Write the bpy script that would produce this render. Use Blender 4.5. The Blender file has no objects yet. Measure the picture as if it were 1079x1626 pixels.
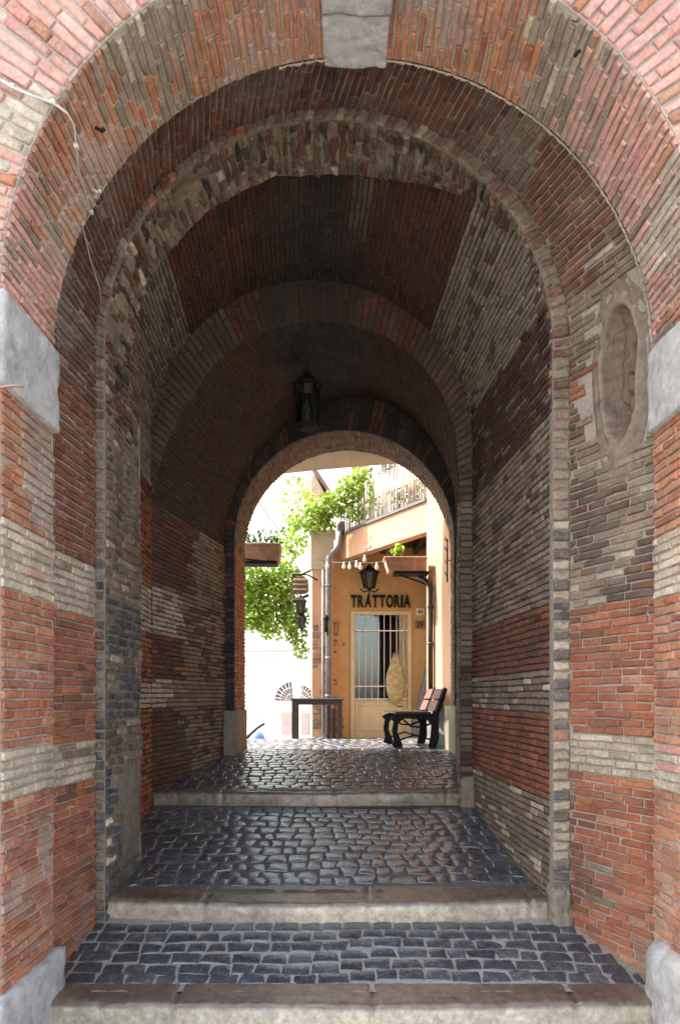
import bpy, math, random
from mathutils import Vector, Matrix, noise

SC = bpy.context.scene
COL = SC.collection
R = math.radians
# ------------------------------------------------------------------ camera, sky, sun, exposure
cam = bpy.data.cameras.new('camera')
cam.sensor_fit = 'HORIZONTAL'; cam.sensor_width = 36.0
cam.lens = 36.0 * 1000 / 1079
cam.shift_y = (1105 - 813) / 1079
cam.clip_start = 0.05; cam.clip_end = 2000
camo = bpy.data.objects.new('camera', cam); COL.objects.link(camo)
camo.location = (0, 0, 0); camo.rotation_euler = (R(90), 0, 0)
SC.camera = camo

SUN_DIR = Vector((0.80, -0.12, -0.95)).normalized()      # the way the light travels
w = bpy.data.worlds.new('World'); SC.world = w; w.use_nodes = True
nt = w.node_tree; nt.nodes.clear()
sky = nt.nodes.new('ShaderNodeTexSky'); sky.sky_type = 'NISHITA'; sky.sun_disc = False
sky.sun_elevation = math.asin(-SUN_DIR.z)
sky.sun_rotation = math.atan2(-SUN_DIR.x, -SUN_DIR.y)
sky.air_density = 1.0; sky.dust_density = 2.5; sky.ozone_density = 1.0
bg = nt.nodes.new('ShaderNodeBackground'); bg.inputs[1].default_value = 0.15
wo = nt.nodes.new('ShaderNodeOutputWorld')
hs = nt.nodes.new('ShaderNodeHueSaturation'); hs.inputs['Saturation'].default_value = .56      # hazy summer sky
nt.links.new(sky.outputs[0], hs.inputs['Color']); nt.links.new(hs.outputs[0], bg.inputs[0]); nt.links.new(bg.outputs[0], wo.inputs[0])
sun = bpy.data.lights.new('sun', 'SUN'); sun.energy = 2.6; sun.angle = R(0.5); sun.color = (1.0, 0.95, 0.86)
suno = bpy.data.objects.new('sun', sun); COL.objects.link(suno)
suno.rotation_euler = SUN_DIR.to_track_quat('-Z', 'Y').to_euler(); suno.location = (-6, 3, 14)
SC.view_settings.view_transform = 'Standard'; SC.view_settings.look = 'None'
SC.view_settings.exposure = 2.42; SC.view_settings.gamma = 1.0; SC.view_settings.use_curve_mapping = False
SC.cycles.use_denoising = True
SC.cycles.max_bounces = 12; SC.cycles.diffuse_bounces = 8; SC.cycles.glossy_bounces = 4
SC.cycles.transparent_max_bounces = 12; SC.cycles.sample_clamp_indirect = 6

# ------------------------------------------------------------------ helpers
random.seed(7)
def P(x, y, d):                       # a point of the place, surveyed from the photo at depth d
    return Vector(((x - 539.5) / 1000 * d, d, (1105 - y) / 1000 * d))
def lerp(a, b, t): return a + (b - a) * t
def fbm(x, y, z, s=1.0): return noise.fractal(Vector((x * s, y * s, z * s)), 1.0, 2.0, 3)
def nz(x, y, z, s=1.0): return noise.noise(Vector((x * s, y * s, z * s)))

class MB:
    def __init__(s): s.v = []; s.f = []; s.m = []; s.c = []; s.sm = []
    def add(s, vs, fs, col=(1, 1, 1), mi=0, smooth=False):
        n = len(s.v); s.v += [tuple(p) for p in vs]
        if len(col) and isinstance(col[0], (tuple, list)): s.c += [tuple(k) for k in col]
        else: s.c += [tuple(col)] * len(vs)
        for f in fs: s.f.append(tuple(n + i for i in f)); s.m.append(mi); s.sm.append(smooth)
    def box(s, a, b, col=(1, 1, 1), mi=0, bev=0.0, M=None):
        x0, x1 = sorted((a[0], b[0])); y0, y1 = sorted((a[1], b[1])); z0, z1 = sorted((a[2], b[2]))
        e = min(bev, (x1 - x0) * .45, (y1 - y0) * .45, (z1 - z0) * .45)
        if e <= 0:
            vs = [(x, y, z) for z in (z0, z1) for y in (y0, y1) for x in (x0, x1)]
            fs = [(0, 2, 3, 1), (4, 5, 7, 6), (0, 1, 5, 4), (2, 6, 7, 3), (0, 4, 6, 2), (1, 3, 7, 5)]
        else:
            import itertools
            vs = []; idx = {}
            for sx, sy, sz in itertools.product((0, 1), repeat=3):
                X = (x0, x1)[sx]; Y = (y0, y1)[sy]; Z = (z0, z1)[sz]
                ix = (1, -1)[sx] * e; iy = (1, -1)[sy] * e; iz = (1, -1)[sz] * e
                idx[(sx, sy, sz, 0)] = len(vs); vs.append((X, Y + iy, Z + iz))
                idx[(sx, sy, sz, 1)] = len(vs); vs.append((X + ix, Y, Z + iz))
                idx[(sx, sy, sz, 2)] = len(vs); vs.append((X + ix, Y + iy, Z))
            fs = []
            for ax in range(3):
                o = [i for i in range(3) if i != ax]
                for sd in (0, 1):
                    q = []
                    for u, v in ((0, 0), (1, 0), (1, 1), (0, 1)):
                        k = [0, 0, 0]; k[ax] = sd; k[o[0]] = u; k[o[1]] = v
                        q.append(idx[(*k, ax)])
                    fs.append(tuple(q))
                for u in (0, 1):
                    for v in (0, 1):
                        k0 = [0, 0, 0]; k0[o[0]] = u; k0[o[1]] = v; k1 = list(k0); k1[ax] = 1
                        fs.append((idx[(*k0, o[0])], idx[(*k1, o[0])], idx[(*k1, o[1])], idx[(*k0, o[1])]))
            for k in itertools.product((0, 1), repeat=3):
                fs.append((idx[(*k, 0)], idx[(*k, 1)], idx[(*k, 2)]))
        if M is not None: vs = [M @ Vector(p) for p in vs]
        s.add(vs, fs, col, mi)
    def tube(s, pts, r, n=8, col=(1, 1, 1), mi=0, cap=True, smooth=True):
        pts = [Vector(p) for p in pts]; rr = r if isinstance(r, (list, tuple)) else [r] * len(pts)
        vs = []; up = None
        for i, p in enumerate(pts):
            t = (pts[min(i + 1, len(pts) - 1)] - pts[max(i - 1, 0)]).normalized()
            if up is None:
                up = Vector((0, 0, 1)) if abs(t.z) < .9 else Vector((1, 0, 0))
            a = t.cross(up).normalized(); b = a.cross(t).normalized(); up = b
            for k in range(n):
                an = 2 * math.pi * k / n
                vs.append(p + a * math.cos(an) * rr[i] + b * math.sin(an) * rr[i])
        fs = [(i * n + k, i * n + (k + 1) % n, (i + 1) * n + (k + 1) % n, (i + 1) * n + k)
              for i in range(len(pts) - 1) for k in range(n)]
        if cap: fs += [tuple(range(n))[::-1], tuple((len(pts) - 1) * n + k for k in range(n))]
        s.add(vs, fs, col, mi, smooth)
    def lathe(s, prof, c=(0, 0, 0), n=12, col=(1, 1, 1), mi=0, smooth=True, rot=0.0):
        vs = [(c[0] + r * math.cos(2 * math.pi * k / n + rot), c[1] + r * math.sin(2 * math.pi * k / n + rot), c[2] + z)
              for r, z in prof for k in range(n)]
        fs = [(i * n + k, i * n + (k + 1) % n, (i + 1) * n + (k + 1) % n, (i + 1) * n + k)
              for i in range(len(prof) - 1) for k in range(n)]
        fs += [tuple(range(n))[::-1], tuple((len(prof) - 1) * n + k for k in range(n))]
        s.add(vs, fs, col, mi, smooth)
    def prism(s, poly, y0, y1, col=(1, 1, 1), mi=0, axis='y'):     # poly in XZ, extruded along Y (or in YZ along X, XY along Z)
        n = len(poly)
        f = {'y': lambda p, t: (p[0], t, p[1]), 'x': lambda p, t: (t, p[0], p[1]), 'z': lambda p, t: (p[0], p[1], t)}[axis]
        vs = [f(p, y0) for p in poly] + [f(p, y1) for p in poly]
        fs = [tuple(range(n)), tuple(range(2 * n - 1, n - 1, -1))] + [(i, i + n, (i + 1) % n + n, (i + 1) % n) for i in range(n)]
        s.add(vs, fs, col, mi)
    def grid(s, F, nu, nv, col=None, mi=0, smooth=False, flip=False):
        vs = [F(i / nu, j / nv) for j in range(nv + 1) for i in range(nu + 1)]
        fs = []
        for j in range(nv):
            for i in range(nu):
                a = j * (nu + 1) + i; q = (a, a + 1, a + nu + 2, a + nu + 1)
                fs.append(q[::-1] if flip else q)
        s.add(vs, fs, col or (1, 1, 1), mi, smooth)
    def build(s, name, mats, parent=None, recalc=True):
        me = bpy.data.meshes.new(name); me.from_pydata(s.v, [], s.f)
        if not isinstance(mats, (list, tuple)): mats = [mats]
        for m in mats: me.materials.append(m)
        me.polygons.foreach_set('material_index', s.m); me.polygons.foreach_set('use_smooth', s.sm)
        at = me.color_attributes.new('Col', 'FLOAT_COLOR', 'POINT')
        at.data.foreach_set('color', [x for c in s.c for x in (c[0], c[1], c[2], 1.0)])
        me.update()
        if recalc:
            import bmesh
            b = bmesh.new(); b.from_mesh(me); bmesh.ops.recalc_face_normals(b, faces=b.faces); b.to_mesh(me); b.free()
        o = bpy.data.objects.new(name, me); COL.objects.link(o)
        if parent is not None:
            o.parent = parent
            o.matrix_parent_inverse = Matrix.Translation(-parent.location)   # shapes are given in world metres
        return o

def tag(o, label, cat=None, group=None, kind=None):
    if label: o['label'] = label
    if cat: o['category'] = cat
    if group: o['group'] = group
    if kind: o['kind'] = kind
    return o
def empty(name, loc, label, cat, group=None):
    o = bpy.data.objects.new(name, None); o.empty_display_size = .1; COL.objects.link(o); o.location = loc
    return tag(o, label, cat, group)

# ------------------------------------------------------------------ materials
def newmat(name):
    m = bpy.data.materials.new(name); m.use_nodes = True; t = m.node_tree
    b = t.nodes['Principled BSDF']
    return m, t, b
def N(t, kind, **kw):
    n = t.nodes.new(kind)
    for k, v in kw.items():
        if k.startswith('i_'): n.inputs[k[2:].replace('_', ' ')].default_value = v
        else: setattr(n, k, v)
    return n
def ramp(t, src, stops, interp='LINEAR'):
    r = t.nodes.new('ShaderNodeValToRGB'); e = r.color_ramp; e.interpolation = interp
    while len(e.elements) < len(stops): e.elements.new(0.5)
    for k, (p, c) in enumerate(stops):
        e.elements[k].position = p; e.elements[k].color = (*c, 1) if len(c) == 3 else c
    t.links.new(src, r.inputs[0]); return r
def mix(t, fac, a, b, mode='MIX'):
    m = t.nodes.new('ShaderNodeMix'); m.data_type = 'RGBA'; m.blend_type = mode
    for s, v in ((0, fac), (6, a), (7, b)):
        if hasattr(v, 'is_linked') or hasattr(v, 'links'): t.links.new(v, m.inputs[s])
        elif isinstance(v, (int, float)): m.inputs[s].default_value = v
        else: m.inputs[s].default_value = (*v, 1)
    return m.outputs[2]
def weathered(name, base=None, rough=.9, stain=(.30, .26, .21), amt=.5, fine=.35, bump=.5, bscale=90, spec=.25, grain=30, dark=(.05, .045, .04), darkamt=.25, dust=0, dustc=(.32, .255, .20)):
    """surface whose colour comes from the mesh (or base), broken up by stains, grain and a bumpy skin"""
    m, t, b = newmat(name)
    tc = N(t, 'ShaderNodeTexCoord')
    def noi(scale, det=4, ro=.6, dist=0.0):
        n = N(t, 'ShaderNodeTexNoise'); n.inputs['Scale'].default_value = scale; n.inputs['Detail'].default_value = det
        n.inputs['Roughness'].default_value = ro; n.inputs['Distortion'].default_value = dist
        t.links.new(tc.outputs['Object'], n.inputs['Vector']); return n
    if base is None:
        a = N(t, 'ShaderNodeVertexColor', layer_name='Col').outputs[0]
    else:
        a = N(t, 'ShaderNodeRGB'); a.outputs[0].default_value = (*base, 1); a = a.outputs[0]
    g = noi(grain, 5, .7)
    gr = ramp(t, g.outputs[0], [(.25, (1 - fine,) * 3), (.75, (1 + fine,) * 3)])
    c = mix(t, 1.0, a, gr.outputs[0], 'MULTIPLY')
    s1 = ramp(t, noi(1.7, 6, .68, .6).outputs[0], [(.47, (0, 0, 0)), (.68, (amt,) * 3)])
    s1b = ramp(t, noi(22, 5, .75).outputs[0], [(.36, (0, 0, 0)), (.62, (1, 1, 1))])
    f = mix(t, 1.0, s1.outputs[0], s1b.outputs[0], 'MULTIPLY')
    c = mix(t, f, c, stain)
    s2 = ramp(t, noi(2.6, 6, .7, .4).outputs[0], [(.52, (0, 0, 0)), (.72, (darkamt,) * 3)])
    c = mix(t, s2.outputs[0], c, dark)
    if dust:
        b1 = ramp(t, noi(5.5, 5, .65, .3).outputs[0], [(.30, (.74,) * 3), (.70, (1.24,) * 3)])
        c = mix(t, 1.0, c, b1.outputs[0], 'MULTIPLY')
        d1 = ramp(t, noi(9, 6, .75, .5).outputs[0], [(.40, (0, 0, 0)), (.66, (dust,) * 3)])
        d2 = ramp(t, noi(95, 3, .8).outputs[0], [(.38, (.25,) * 3), (.58, (1, 1, 1))])
        c = mix(t, mix(t, 1.0, d1.outputs[0], d2.outputs[0], 'MULTIPLY'), c, dustc)
        d3 = ramp(t, noi(150, 3, .8).outputs[0], [(.58, (0, 0, 0)), (.70, (.6,) * 3)])
        c = mix(t, d3.outputs[0], c, (.06, .045, .035))
    t.links.new(c, b.inputs['Base Color'])
    b.inputs['Roughness'].default_value = rough; b.inputs['Specular IOR Level'].default_value = spec
    bp = N(t, 'ShaderNodeBump'); bp.inputs['Strength'].default_value = bump; bp.inputs['Distance'].default_value = .006
    h = noi(bscale, 6, .7)
    t.links.new(h.outputs[0], bp.inputs['Height']); t.links.new(bp.outputs[0], b.inputs['Normal'])
    return m
def plain(name, c, rough=.6, metal=0.0, spec=.5, bump=0.0, bscale=60, var=.12, vscale=12, emis=None):
    m, t, b = newmat(name)
    tc = N(t, 'ShaderNodeTexCoord'); n = N(t, 'ShaderNodeTexNoise'); n.inputs['Scale'].default_value = vscale; n.inputs['Detail'].default_value = 5
    t.links.new(tc.outputs['Object'], n.inputs['Vector'])
    r = ramp(t, n.outputs[0], [(.3, tuple(x * (1 - var) for x in c)), (.7, tuple(x * (1 + var) for x in c))])
    t.links.new(r.outputs[0], b.inputs['Base Color'])
    b.inputs['Roughness'].default_value = rough; b.inputs['Metallic'].default_value = metal; b.inputs['Specular IOR Level'].default_value = spec
    if bump:
        n2 = N(t, 'ShaderNodeTexNoise'); n2.inputs['Scale'].default_value = bscale; n2.inputs['Detail'].default_value = 4
        t.links.new(tc.outputs['Object'], n2.inputs['Vector'])
        bp = N(t, 'ShaderNodeBump'); bp.inputs['Strength'].default_value = bump; bp.inputs['Distance'].default_value = .01
        t.links.new(n2.outputs[0], bp.inputs['Height']); t.links.new(bp.outputs[0], b.inputs['Normal'])
    if emis: b.inputs['Emission Color'].default_value = (*emis[:3], 1); b.inputs['Emission Strength'].default_value = emis[3]
    return m

M_BRICK = weathered('old_brick', amt=.42, fine=.45, bump=1.0, bscale=70, grain=45, stain=(.30, .245, .185), darkamt=.35, dust=.55, dustc=(.40, .325, .27))
M_BRICK_A = weathered('dimmed_grimy_brick', amt=.38, fine=.45, bump=1.0, bscale=70, grain=45, stain=(.21, .165, .125), darkamt=.45, dust=.45, dustc=(.20, .155, .118))  # light falling off inwards is partly put into this brick colour
M_BRICK_B = weathered('dimmed_sooty_brick', amt=.35, fine=.45, bump=1.0, bscale=70, grain=45, stain=(.11, .088, .065), darkamt=.4, dark=(.03, .025, .02), dust=.45, dustc=(.10, .078, .058))  # inner chambers: soot plus their dim light put into the colour
M_MORTAR_B = None
M_MORTAR = weathered('lime_mortar', amt=.4, fine=.3, bump=.9, bscale=120, grain=60, stain=(.2, .17, .14))
M_STONE = weathered('travertine', base=(.42, .405, .38), amt=.75, fine=.32, bump=1.0, bscale=38, grain=18, stain=(.22, .20, .18), darkamt=.8, dark=(.12, .105, .09))
M_STEP = weathered('step_stone', base=(.30, .275, .235), amt=.6, fine=.35, bump=.6, bscale=60, rough=.62, grain=20, stain=(.15, .135, .12), spec=.4, darkamt=.5, dark=(.10, .09, .08))
M_FOOT = weathered('worn_foot_stone', base=(.22, .18, .135), amt=.5, fine=.3, bump=.7, bscale=45, grain=20)
M_RUBBLE = weathered('rough_render', amt=.45, fine=.4, bump=1.0, bscale=40, grain=25, stain=(.3, .27, .2), darkamt=.5)

def cobble_mat():
    m, t, b = newmat('basalt_setts')
    tc = N(t, 'ShaderNodeTexCoord'); a = N(t, 'ShaderNodeVertexColor', layer_name='Col').outputs[0]
    n = N(t, 'ShaderNodeTexNoise'); n.inputs['Scale'].default_value = 25; n.inputs['Detail'].default_value = 6; n.inputs['Roughness'].default_value = .7
    t.links.new(tc.outputs['Object'], n.inputs['Vector'])
    g = ramp(t, n.outputs[0], [(.3, (.6,) * 3), (.72, (1.7,) * 3)])
    t.links.new(mix(t, 1.0, a, g.outputs[0], 'MULTIPLY'), b.inputs['Base Color'])
    rr = ramp(t, n.outputs[0], [(.3, (.14,) * 3), (.75, (.36,) * 3)]); t.links.new(rr.outputs[0], b.inputs['Roughness'])
    b.inputs['Specular IOR Level'].default_value = 1.0
    n2 = N(t, 'ShaderNodeTexNoise'); n2.inputs['Scale'].default_value = 40; n2.inputs['Detail'].default_value = 4
    t.links.new(tc.outputs['Object'], n2.inputs['Vector'])
    bp = N(t, 'ShaderNodeBump'); bp.inputs['Strength'].default_value = .3; bp.inputs['Distance'].default_value = .008
    b.inputs['Coat Weight'].default_value = .35; b.inputs['Coat Roughness'].default_value = .24; t.links.new(bp.outputs[0], b.inputs['Coat Normal'])
    t.links.new(n2.outputs[0], bp.inputs['Height']); t.links.new(bp.outputs[0], b.inputs['Normal'])
    return m
M_COBBLE = cobble_mat()
M_SAND = weathered('sett_joints', amt=.3, fine=.35, bump=.8, bscale=120, grain=50, stain=(.28, .26, .24), darkamt=.5)

# ------------------------------------------------------------------ section profiles of the passage (x, z relative to the eye)
ZS = 1.70
NP = 72
def resample(pts, n=NP):
    L = [0]
    for a, b in zip(pts, pts[1:]): L.append(L[-1] + math.dist(a, b))
    out = []; j = 0
    for k in range(n + 1):
        s = L[-1] * k / n
        while j < len(pts) - 2 and L[j + 1] < s: j += 1
        t = (s - L[j]) / max(L[j + 1] - L[j], 1e-9)
        out.append((lerp(pts[j][0], pts[j + 1][0], t), lerp(pts[j][1], pts[j + 1][1], t)))
    return out
def circ(cx, r, sp, xl=None, xr=None, zs=ZS):
    pts = [(cx - r if xl is None else xl, zs)] if sp > zs + .01 else []
    for k in range(97):
        a = math.pi * (1 - k / 96); pts.append((cx + r * math.cos(a), sp + r * math.sin(a)))
    if sp > zs + .01: pts.append((cx + r if xr is None else xr, zs))
    return resample(pts)
def smooth_poly(pts):
    out = []
    n = len(pts)
    for i in range(n - 1):
        p0 = pts[max(i - 1, 0)]; p1 = pts[i]; p2 = pts[i + 1]; p3 = pts[min(i + 2, n - 1)]
        for k in range(8):
            t = k / 8
            out.append(tuple(.5 * (2 * p1[c] + (p2[c] - p0[c]) * t + (2 * p0[c] - 5 * p1[c] + 4 * p2[c] - p3[c]) * t * t + (3 * p1[c] - p0[c] - 3 * p2[c] + p3[c]) * t ** 3) for c in (0, 1)))
    out.append(pts[-1]); return resample(out)
class Prof:                                  # arch polyline plus vertical walls below it
    def __init__(s, pts): s.p = pts; s.xl = pts[0][0]; s.xr = pts[-1][0]; s.L = sum(math.dist(a, b) for a, b in zip(pts, pts[1:]))
    def at(s, t):
        x = max(0, min(1, t)) * (len(s.p) - 1); i = min(int(x), len(s.p) - 2); f = x - i
        return (lerp(s.p[i][0], s.p[i + 1][0], f), lerp(s.p[i][1], s.p[i + 1][1], f))
    def scaled(s, f): return s
F0 = Prof(circ(.07, 1.527, 1.727))
A0 = Prof(circ(.07, 1.575, 1.745)); A1 = Prof(circ(-.045, 1.415, 2.09))
I2 = Prof(circ(-.067, 1.33, 2.10))
B0 = Prof(circ(-.14, 1.41, 2.10)); B1 = Prof(circ(-.245, 1.405, 2.23))
thr = [R(a) for a in range(0, 151, 10)]
C0 = Prof(smooth_poly([(-1.64, 1.70), (-1.56, 2.05), (-1.43, 2.38)] + [(-.19 + 1.215 * math.cos(a), 2.07 + 1.215 * math.sin(a)) for a in reversed(thr)] + [(1.045, 1.70)]))
C1 = Prof(smooth_poly([(-1.31, 1.70), (-1.30, 1.95), (-1.22, 2.24), (-1.04, 2.60), (-.79, 2.93), (-.45, 3.22), (0, 3.40), (.45, 3.38), (.85, 3.15), (1.15, 2.75), (1.32, 2.3), (1.34, 1.70)]))
E0 = Prof(circ(.052, 1.258, 1.78)); E1 = Prof(circ(.10, 1.297, 1.78))
D_F, D_A, D_R, D_B, D_C, D_E = 2.70, 3.20, 3.75, 5.50, 7.20, 7.90
def rect_prof(p, x0=-5.0, x1=5.0, z1=5.2):
    c = (.05, ZS)
    out = []
    for q in p.p:
        dx, dz = q[0] - c[0], q[1] - c[1]
        k = min([((x1 if dx > 0 else x0) - c[0]) / dx if abs(dx) > 1e-6 else 1e9, (z1 - c[1]) / dz if dz > 1e-6 else 1e9])
        out.append((c[0] + dx * k, c[1] + dz * k))
    return Prof(out)

def to_axis(c): return Vector((-.02 - c.x, 0, 1.3 - c.z)) if c.z > 1.3 else Vector((-.02 - c.x, 0, 0))
def to_front(c): return Vector((0, -1, 0))
def lay(mb, S, v0, v1, urange, ph, blen, colfn, sgn=1, joint=.011, proud=.012, rnd=.006, jit=.0025, bev=.005, mask=None, wav=0.0, mi=0, inward=to_axis):
    """lay courses of separate bricks on the surface S(u, v); blen = choices of brick length"""
    rows = max(1, round((v1 - v0) / ph)); ph = (v1 - v0) / rows
    for r in range(rows):
        va = v0 + r * ph; vc = va + ph / 2
        u0, u1 = urange(vc) if callable(urange) else urange
        u = u0 - random.random() * blen[0] * .6
        hrow = random.uniform(-.15, .15) * ph * .5
        while u < u1 - .012:
            L = random.choice(blen) * random.uniform(.9, 1.1)
            a = max(u, u0); b = min(u + L, u1); u += L
            if b - a < .025: continue
            uc = (a + b) / 2
            if mask and not mask(uc, vc): continue
            j = joint / 2
            q = [(a + j, va + j), (b - j, va + j), (b - j, va + ph - j), (a + j, va + ph - j)]
            if wav:
                q = [(x, y + wav * nz(x * 1.3, y * 4, 3.1)) for x, y in q]
            q = [(x + random.uniform(-jit, jit), y + random.uniform(-jit, jit)) for x, y in q]
            if b - a > .10:
                (x0, y0), (x1, y1), (x2, y2), (x3, y3) = q
                J = lambda: random.uniform(-1.3, 1.3) * jit
                q = [q[0], (lerp(x0, x1, .35) + J(), lerp(y0, y1, .35) + J()), (lerp(x0, x1, .68) + J(), lerp(y0, y1, .68) + J()), q[1],
                     q[2], (lerp(x2, x3, .33) + J(), lerp(y2, y3, .33) + J()), (lerp(x2, x3, .66) + J(), lerp(y2, y3, .66) + J()), q[3]]
            pts = [S(*k) for k in q]; m = len(pts); h2 = m // 2
            eu = pts[h2 - 1] - pts[0]; ev = pts[-1] - pts[0]
            n = eu.cross(ev)
            if n.length < 1e-9: continue
            c = sum(pts, Vector()) / m
            n = n.normalized(); flipb = False; eu.normalize(); ev.normalize()
            if n.dot(inward(c)) < 0: n = -n; flipb = True
            h = proud + random.uniform(-rnd, rnd); chip = random.randrange(m) if random.random() < .25 else -1
            base = [p - n * .012 for p in pts]; rim = []; top = []
            for k, p in enumerate(pts):
                e_ = bev * random.uniform(.6, 1.6) * (2.2 if k == chip else 1)
                su = 1 if k in (0, m - 1) else (-1 if k in (h2 - 1, h2) else 0); sv = 1 if k < h2 else -1
                rim.append(p + n * (h - e_)); top.append(p + eu * su * e_ + ev * sv * e_ * .9 + n * (h + random.uniform(-.0015, .0015)))
            vs = base + rim + top
            fs = [tuple(range(2 * m, 3 * m))]
            for k in range(m):
                m_ = (k + 1) % m
                fs += [(k, m_, m + m_, m + k), (m + k, m + m_, 2 * m + m_, 2 * m + k)]
            if flipb: fs = [f[::-1] for f in fs]
            mb.add(vs, fs, colfn(c, uc, vc), mi)

def loft_fns(pa, pb, da, db):
    Lm = (pa.L + pb.L) / 2
    def arch(u, v):
        t = v / Lm; f = (u) / (db - da); a = pa.at(t); b = pb.at(t)
        return Vector((lerp(a[0], b[0], f), da + u, lerp(a[1], b[1], f)))
    def left(u, v): return Vector((lerp(pa.xl, pb.xl, u / (db - da)), da + u, v))
    def right(u, v): return Vector((lerp(pa.xr, pb.xr, u / (db - da)), da + u, v))
    return arch, left, right, Lm
def ring_fns(pin, pout, d):
    def arch(u, v, w=1.0):
        t = v / pin.L; a = pin.at(t); b = pout.at(t); k = u / max(math.dist(a, b), 1e-4)
        return Vector((lerp(a[0], b[0], k), d, lerp(a[1], b[1], k)))
    def width(v):
        t = v / pin.L; return math.dist(pin.at(t), pout.at(t))
    def left(u, v): return Vector((pin.xl - u, d, v))
    def right(u, v): return Vector((pin.xr + u, d, v))
    return arch, width, left, right

# ---- brick colours (plain clay, lime and basalt colours; darker sets hold inner shade)
RED = [(.34, .090, .036), (.39, .115, .046), (.30, .082, .040), (.42, .145, .062), (.25, .064, .036), (.37, .125, .070)]
ORANGE = [(.45, .145, .050), (.49, .180, .072), (.40, .120, .048), (.44, .195, .105), (.34, .125, .066), (.43, .225, .135)]
PINK = [(.56, .24, .18), (.60, .31, .25), (.50, .20, .145), (.64, .37, .31), (.53, .27, .23)]
MAROON = [(.115, .042, .024), (.145, .050, .028), (.090, .038, .024), (.15, .058, .034), (.105, .05, .034)]
CREAM = [(.46, .375, .265), (.52, .43, .315), (.41, .33, .235), (.49, .37, .27), (.56, .475, .36)]
TAN = [(.25, .180, .118), (.29, .215, .142), (.21, .148, .100), (.32, .245, .165), (.25, .15, .10), (.19, .138, .102)]
BROWN = [(.10, .068, .045), (.125, .08, .055), (.085, .058, .042), (.13, .072, .045), (.11, .08, .062)]
DRED = [(.20, .066, .034), (.17, .058, .032), (.23, .080, .040), (.19, .070, .042)]
BLACK = [(.055, .058, .065), (.075, .075, .08), (.045, .045, .05)]
SOOT_SHADE = [(.035, .03, .028), (.05, .04, .035), (.025, .022, .02)]  # crown soot, and the shade painted on the rear wall
def pick(pal, odd=None, p=.12):
    q = odd if odd and random.random() < p * .38 else pal
    c = random.choice(q); k = random.uniform(.86, 1.14); m = [sum(a[i] for a in q) / len(q) for i in range(3)]
    return tuple(lerp(m[i], c[i], .55) * k for i in range(3))
def blend(a, b, t): return tuple(lerp(x, y, t) for x, y in zip(a, b))

MOR_L = (.36, .295, .22); MOR_D = (.052, .043, .034); MOR_G = (.42, .375, .31)  # the darkest mortar takes in the dimness of the inner chambers

def mortar_grid(mb, S, u0, u1, v0, v1, col, du=.12, dv=.07, flip=False, rough=.004, mi=1, hole=None):
    nu = max(1, int((u1 - u0) / du)); nv = max(1, int((v1 - v0) / dv))
    def F(a, b):
        p = S(lerp(u0, u1, a), lerp(v0, v1, b)); return p
    if hole:
        nu = int((u1 - u0) / .02); nv = int((v1 - v0) / .03)
        vs = [F(i / nu, j / nv) for j in range(nv + 1) for i in range(nu + 1)]
        fs = [(j * (nu + 1) + i, j * (nu + 1) + i + 1, (j + 1) * (nu + 1) + i + 1, (j + 1) * (nu + 1) + i) for j in range(nv) for i in range(nu)
              if not hole(lerp(u0, u1, (i + .5) / nu), lerp(v0, v1, (j + .5) / nv))]
        mb.add(vs, fs, col, mi); return
    mb.grid(F, nu, nv, col, mi)

GATE = empty('brick_archway', (0, 5.0, -1.0), 'tall vaulted brick passage with striped red and cream walls framing the far doorway', 'archway')
ZB = -2.0

def build_loft(name, pa, pb, da, db, colfn, mor, ph=.056, blen=(.18, .20, .11, .11), u_of=None, label=None, zmin=ZB, jit=.0021, rnd=.0045, proud=.011, left=True, right=True, arch=True, maskA=None, holeA=None, bmat=None, wav=.006, joint=.0095, maskL=None, maskR=None, bev=.005, hole=None):
    mb = MB(); A, Lf, Rt, Lm = loft_fns(pa, pb, da, db)
    D = db - da
    full = (0, D)
    if arch:
        ur = (lambda v: (0, u_of(v / Lm))) if u_of else full
        mortar_grid(mb, A, 0, D, 0, Lm, mor, hole=(lambda u, v: holeA(A(u, v))) if holeA else None)
        lay(mb, A, 0, Lm, ur, ph * .70, blen, lambda c, u, v: colfn(c, 'arch', v / Lm, u), sgn=-1 if True else 1, jit=jit, rnd=rnd, proud=proud, wav=wav, joint=joint, bev=bev, mask=(lambda u, v: maskA(A(u, v))) if maskA else None)
    if left:
        ul = (0, u_of(0)) if u_of else full
        mortar_grid(mb, Lf, 0, D, zmin, ZS, mor)
        lay(mb, Lf, zmin, ZS, ul, ph * .80, blen, lambda c, u, v: colfn(c, 'left', v, u), sgn=-1, jit=jit, rnd=rnd, proud=proud, wav=wav, joint=joint, mask=maskL, bev=bev)
    if right:
        ul = (0, u_of(1)) if u_of else full
        mortar_grid(mb, Rt, 0, D, zmin, ZS, mor, hole=hole)
        lay(mb, Rt, zmin, ZS, ul, ph * .82, blen, lambda c, u, v: colfn(c, 'right', v, u), sgn=1, jit=jit, rnd=rnd, proud=proud, wav=wav, joint=joint, mask=maskR, bev=bev)
    o = mb.build(name, [bmat or M_BRICK, M_MORTAR], GATE, recalc=False)
    if label: o['label'] = label
    return o
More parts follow.
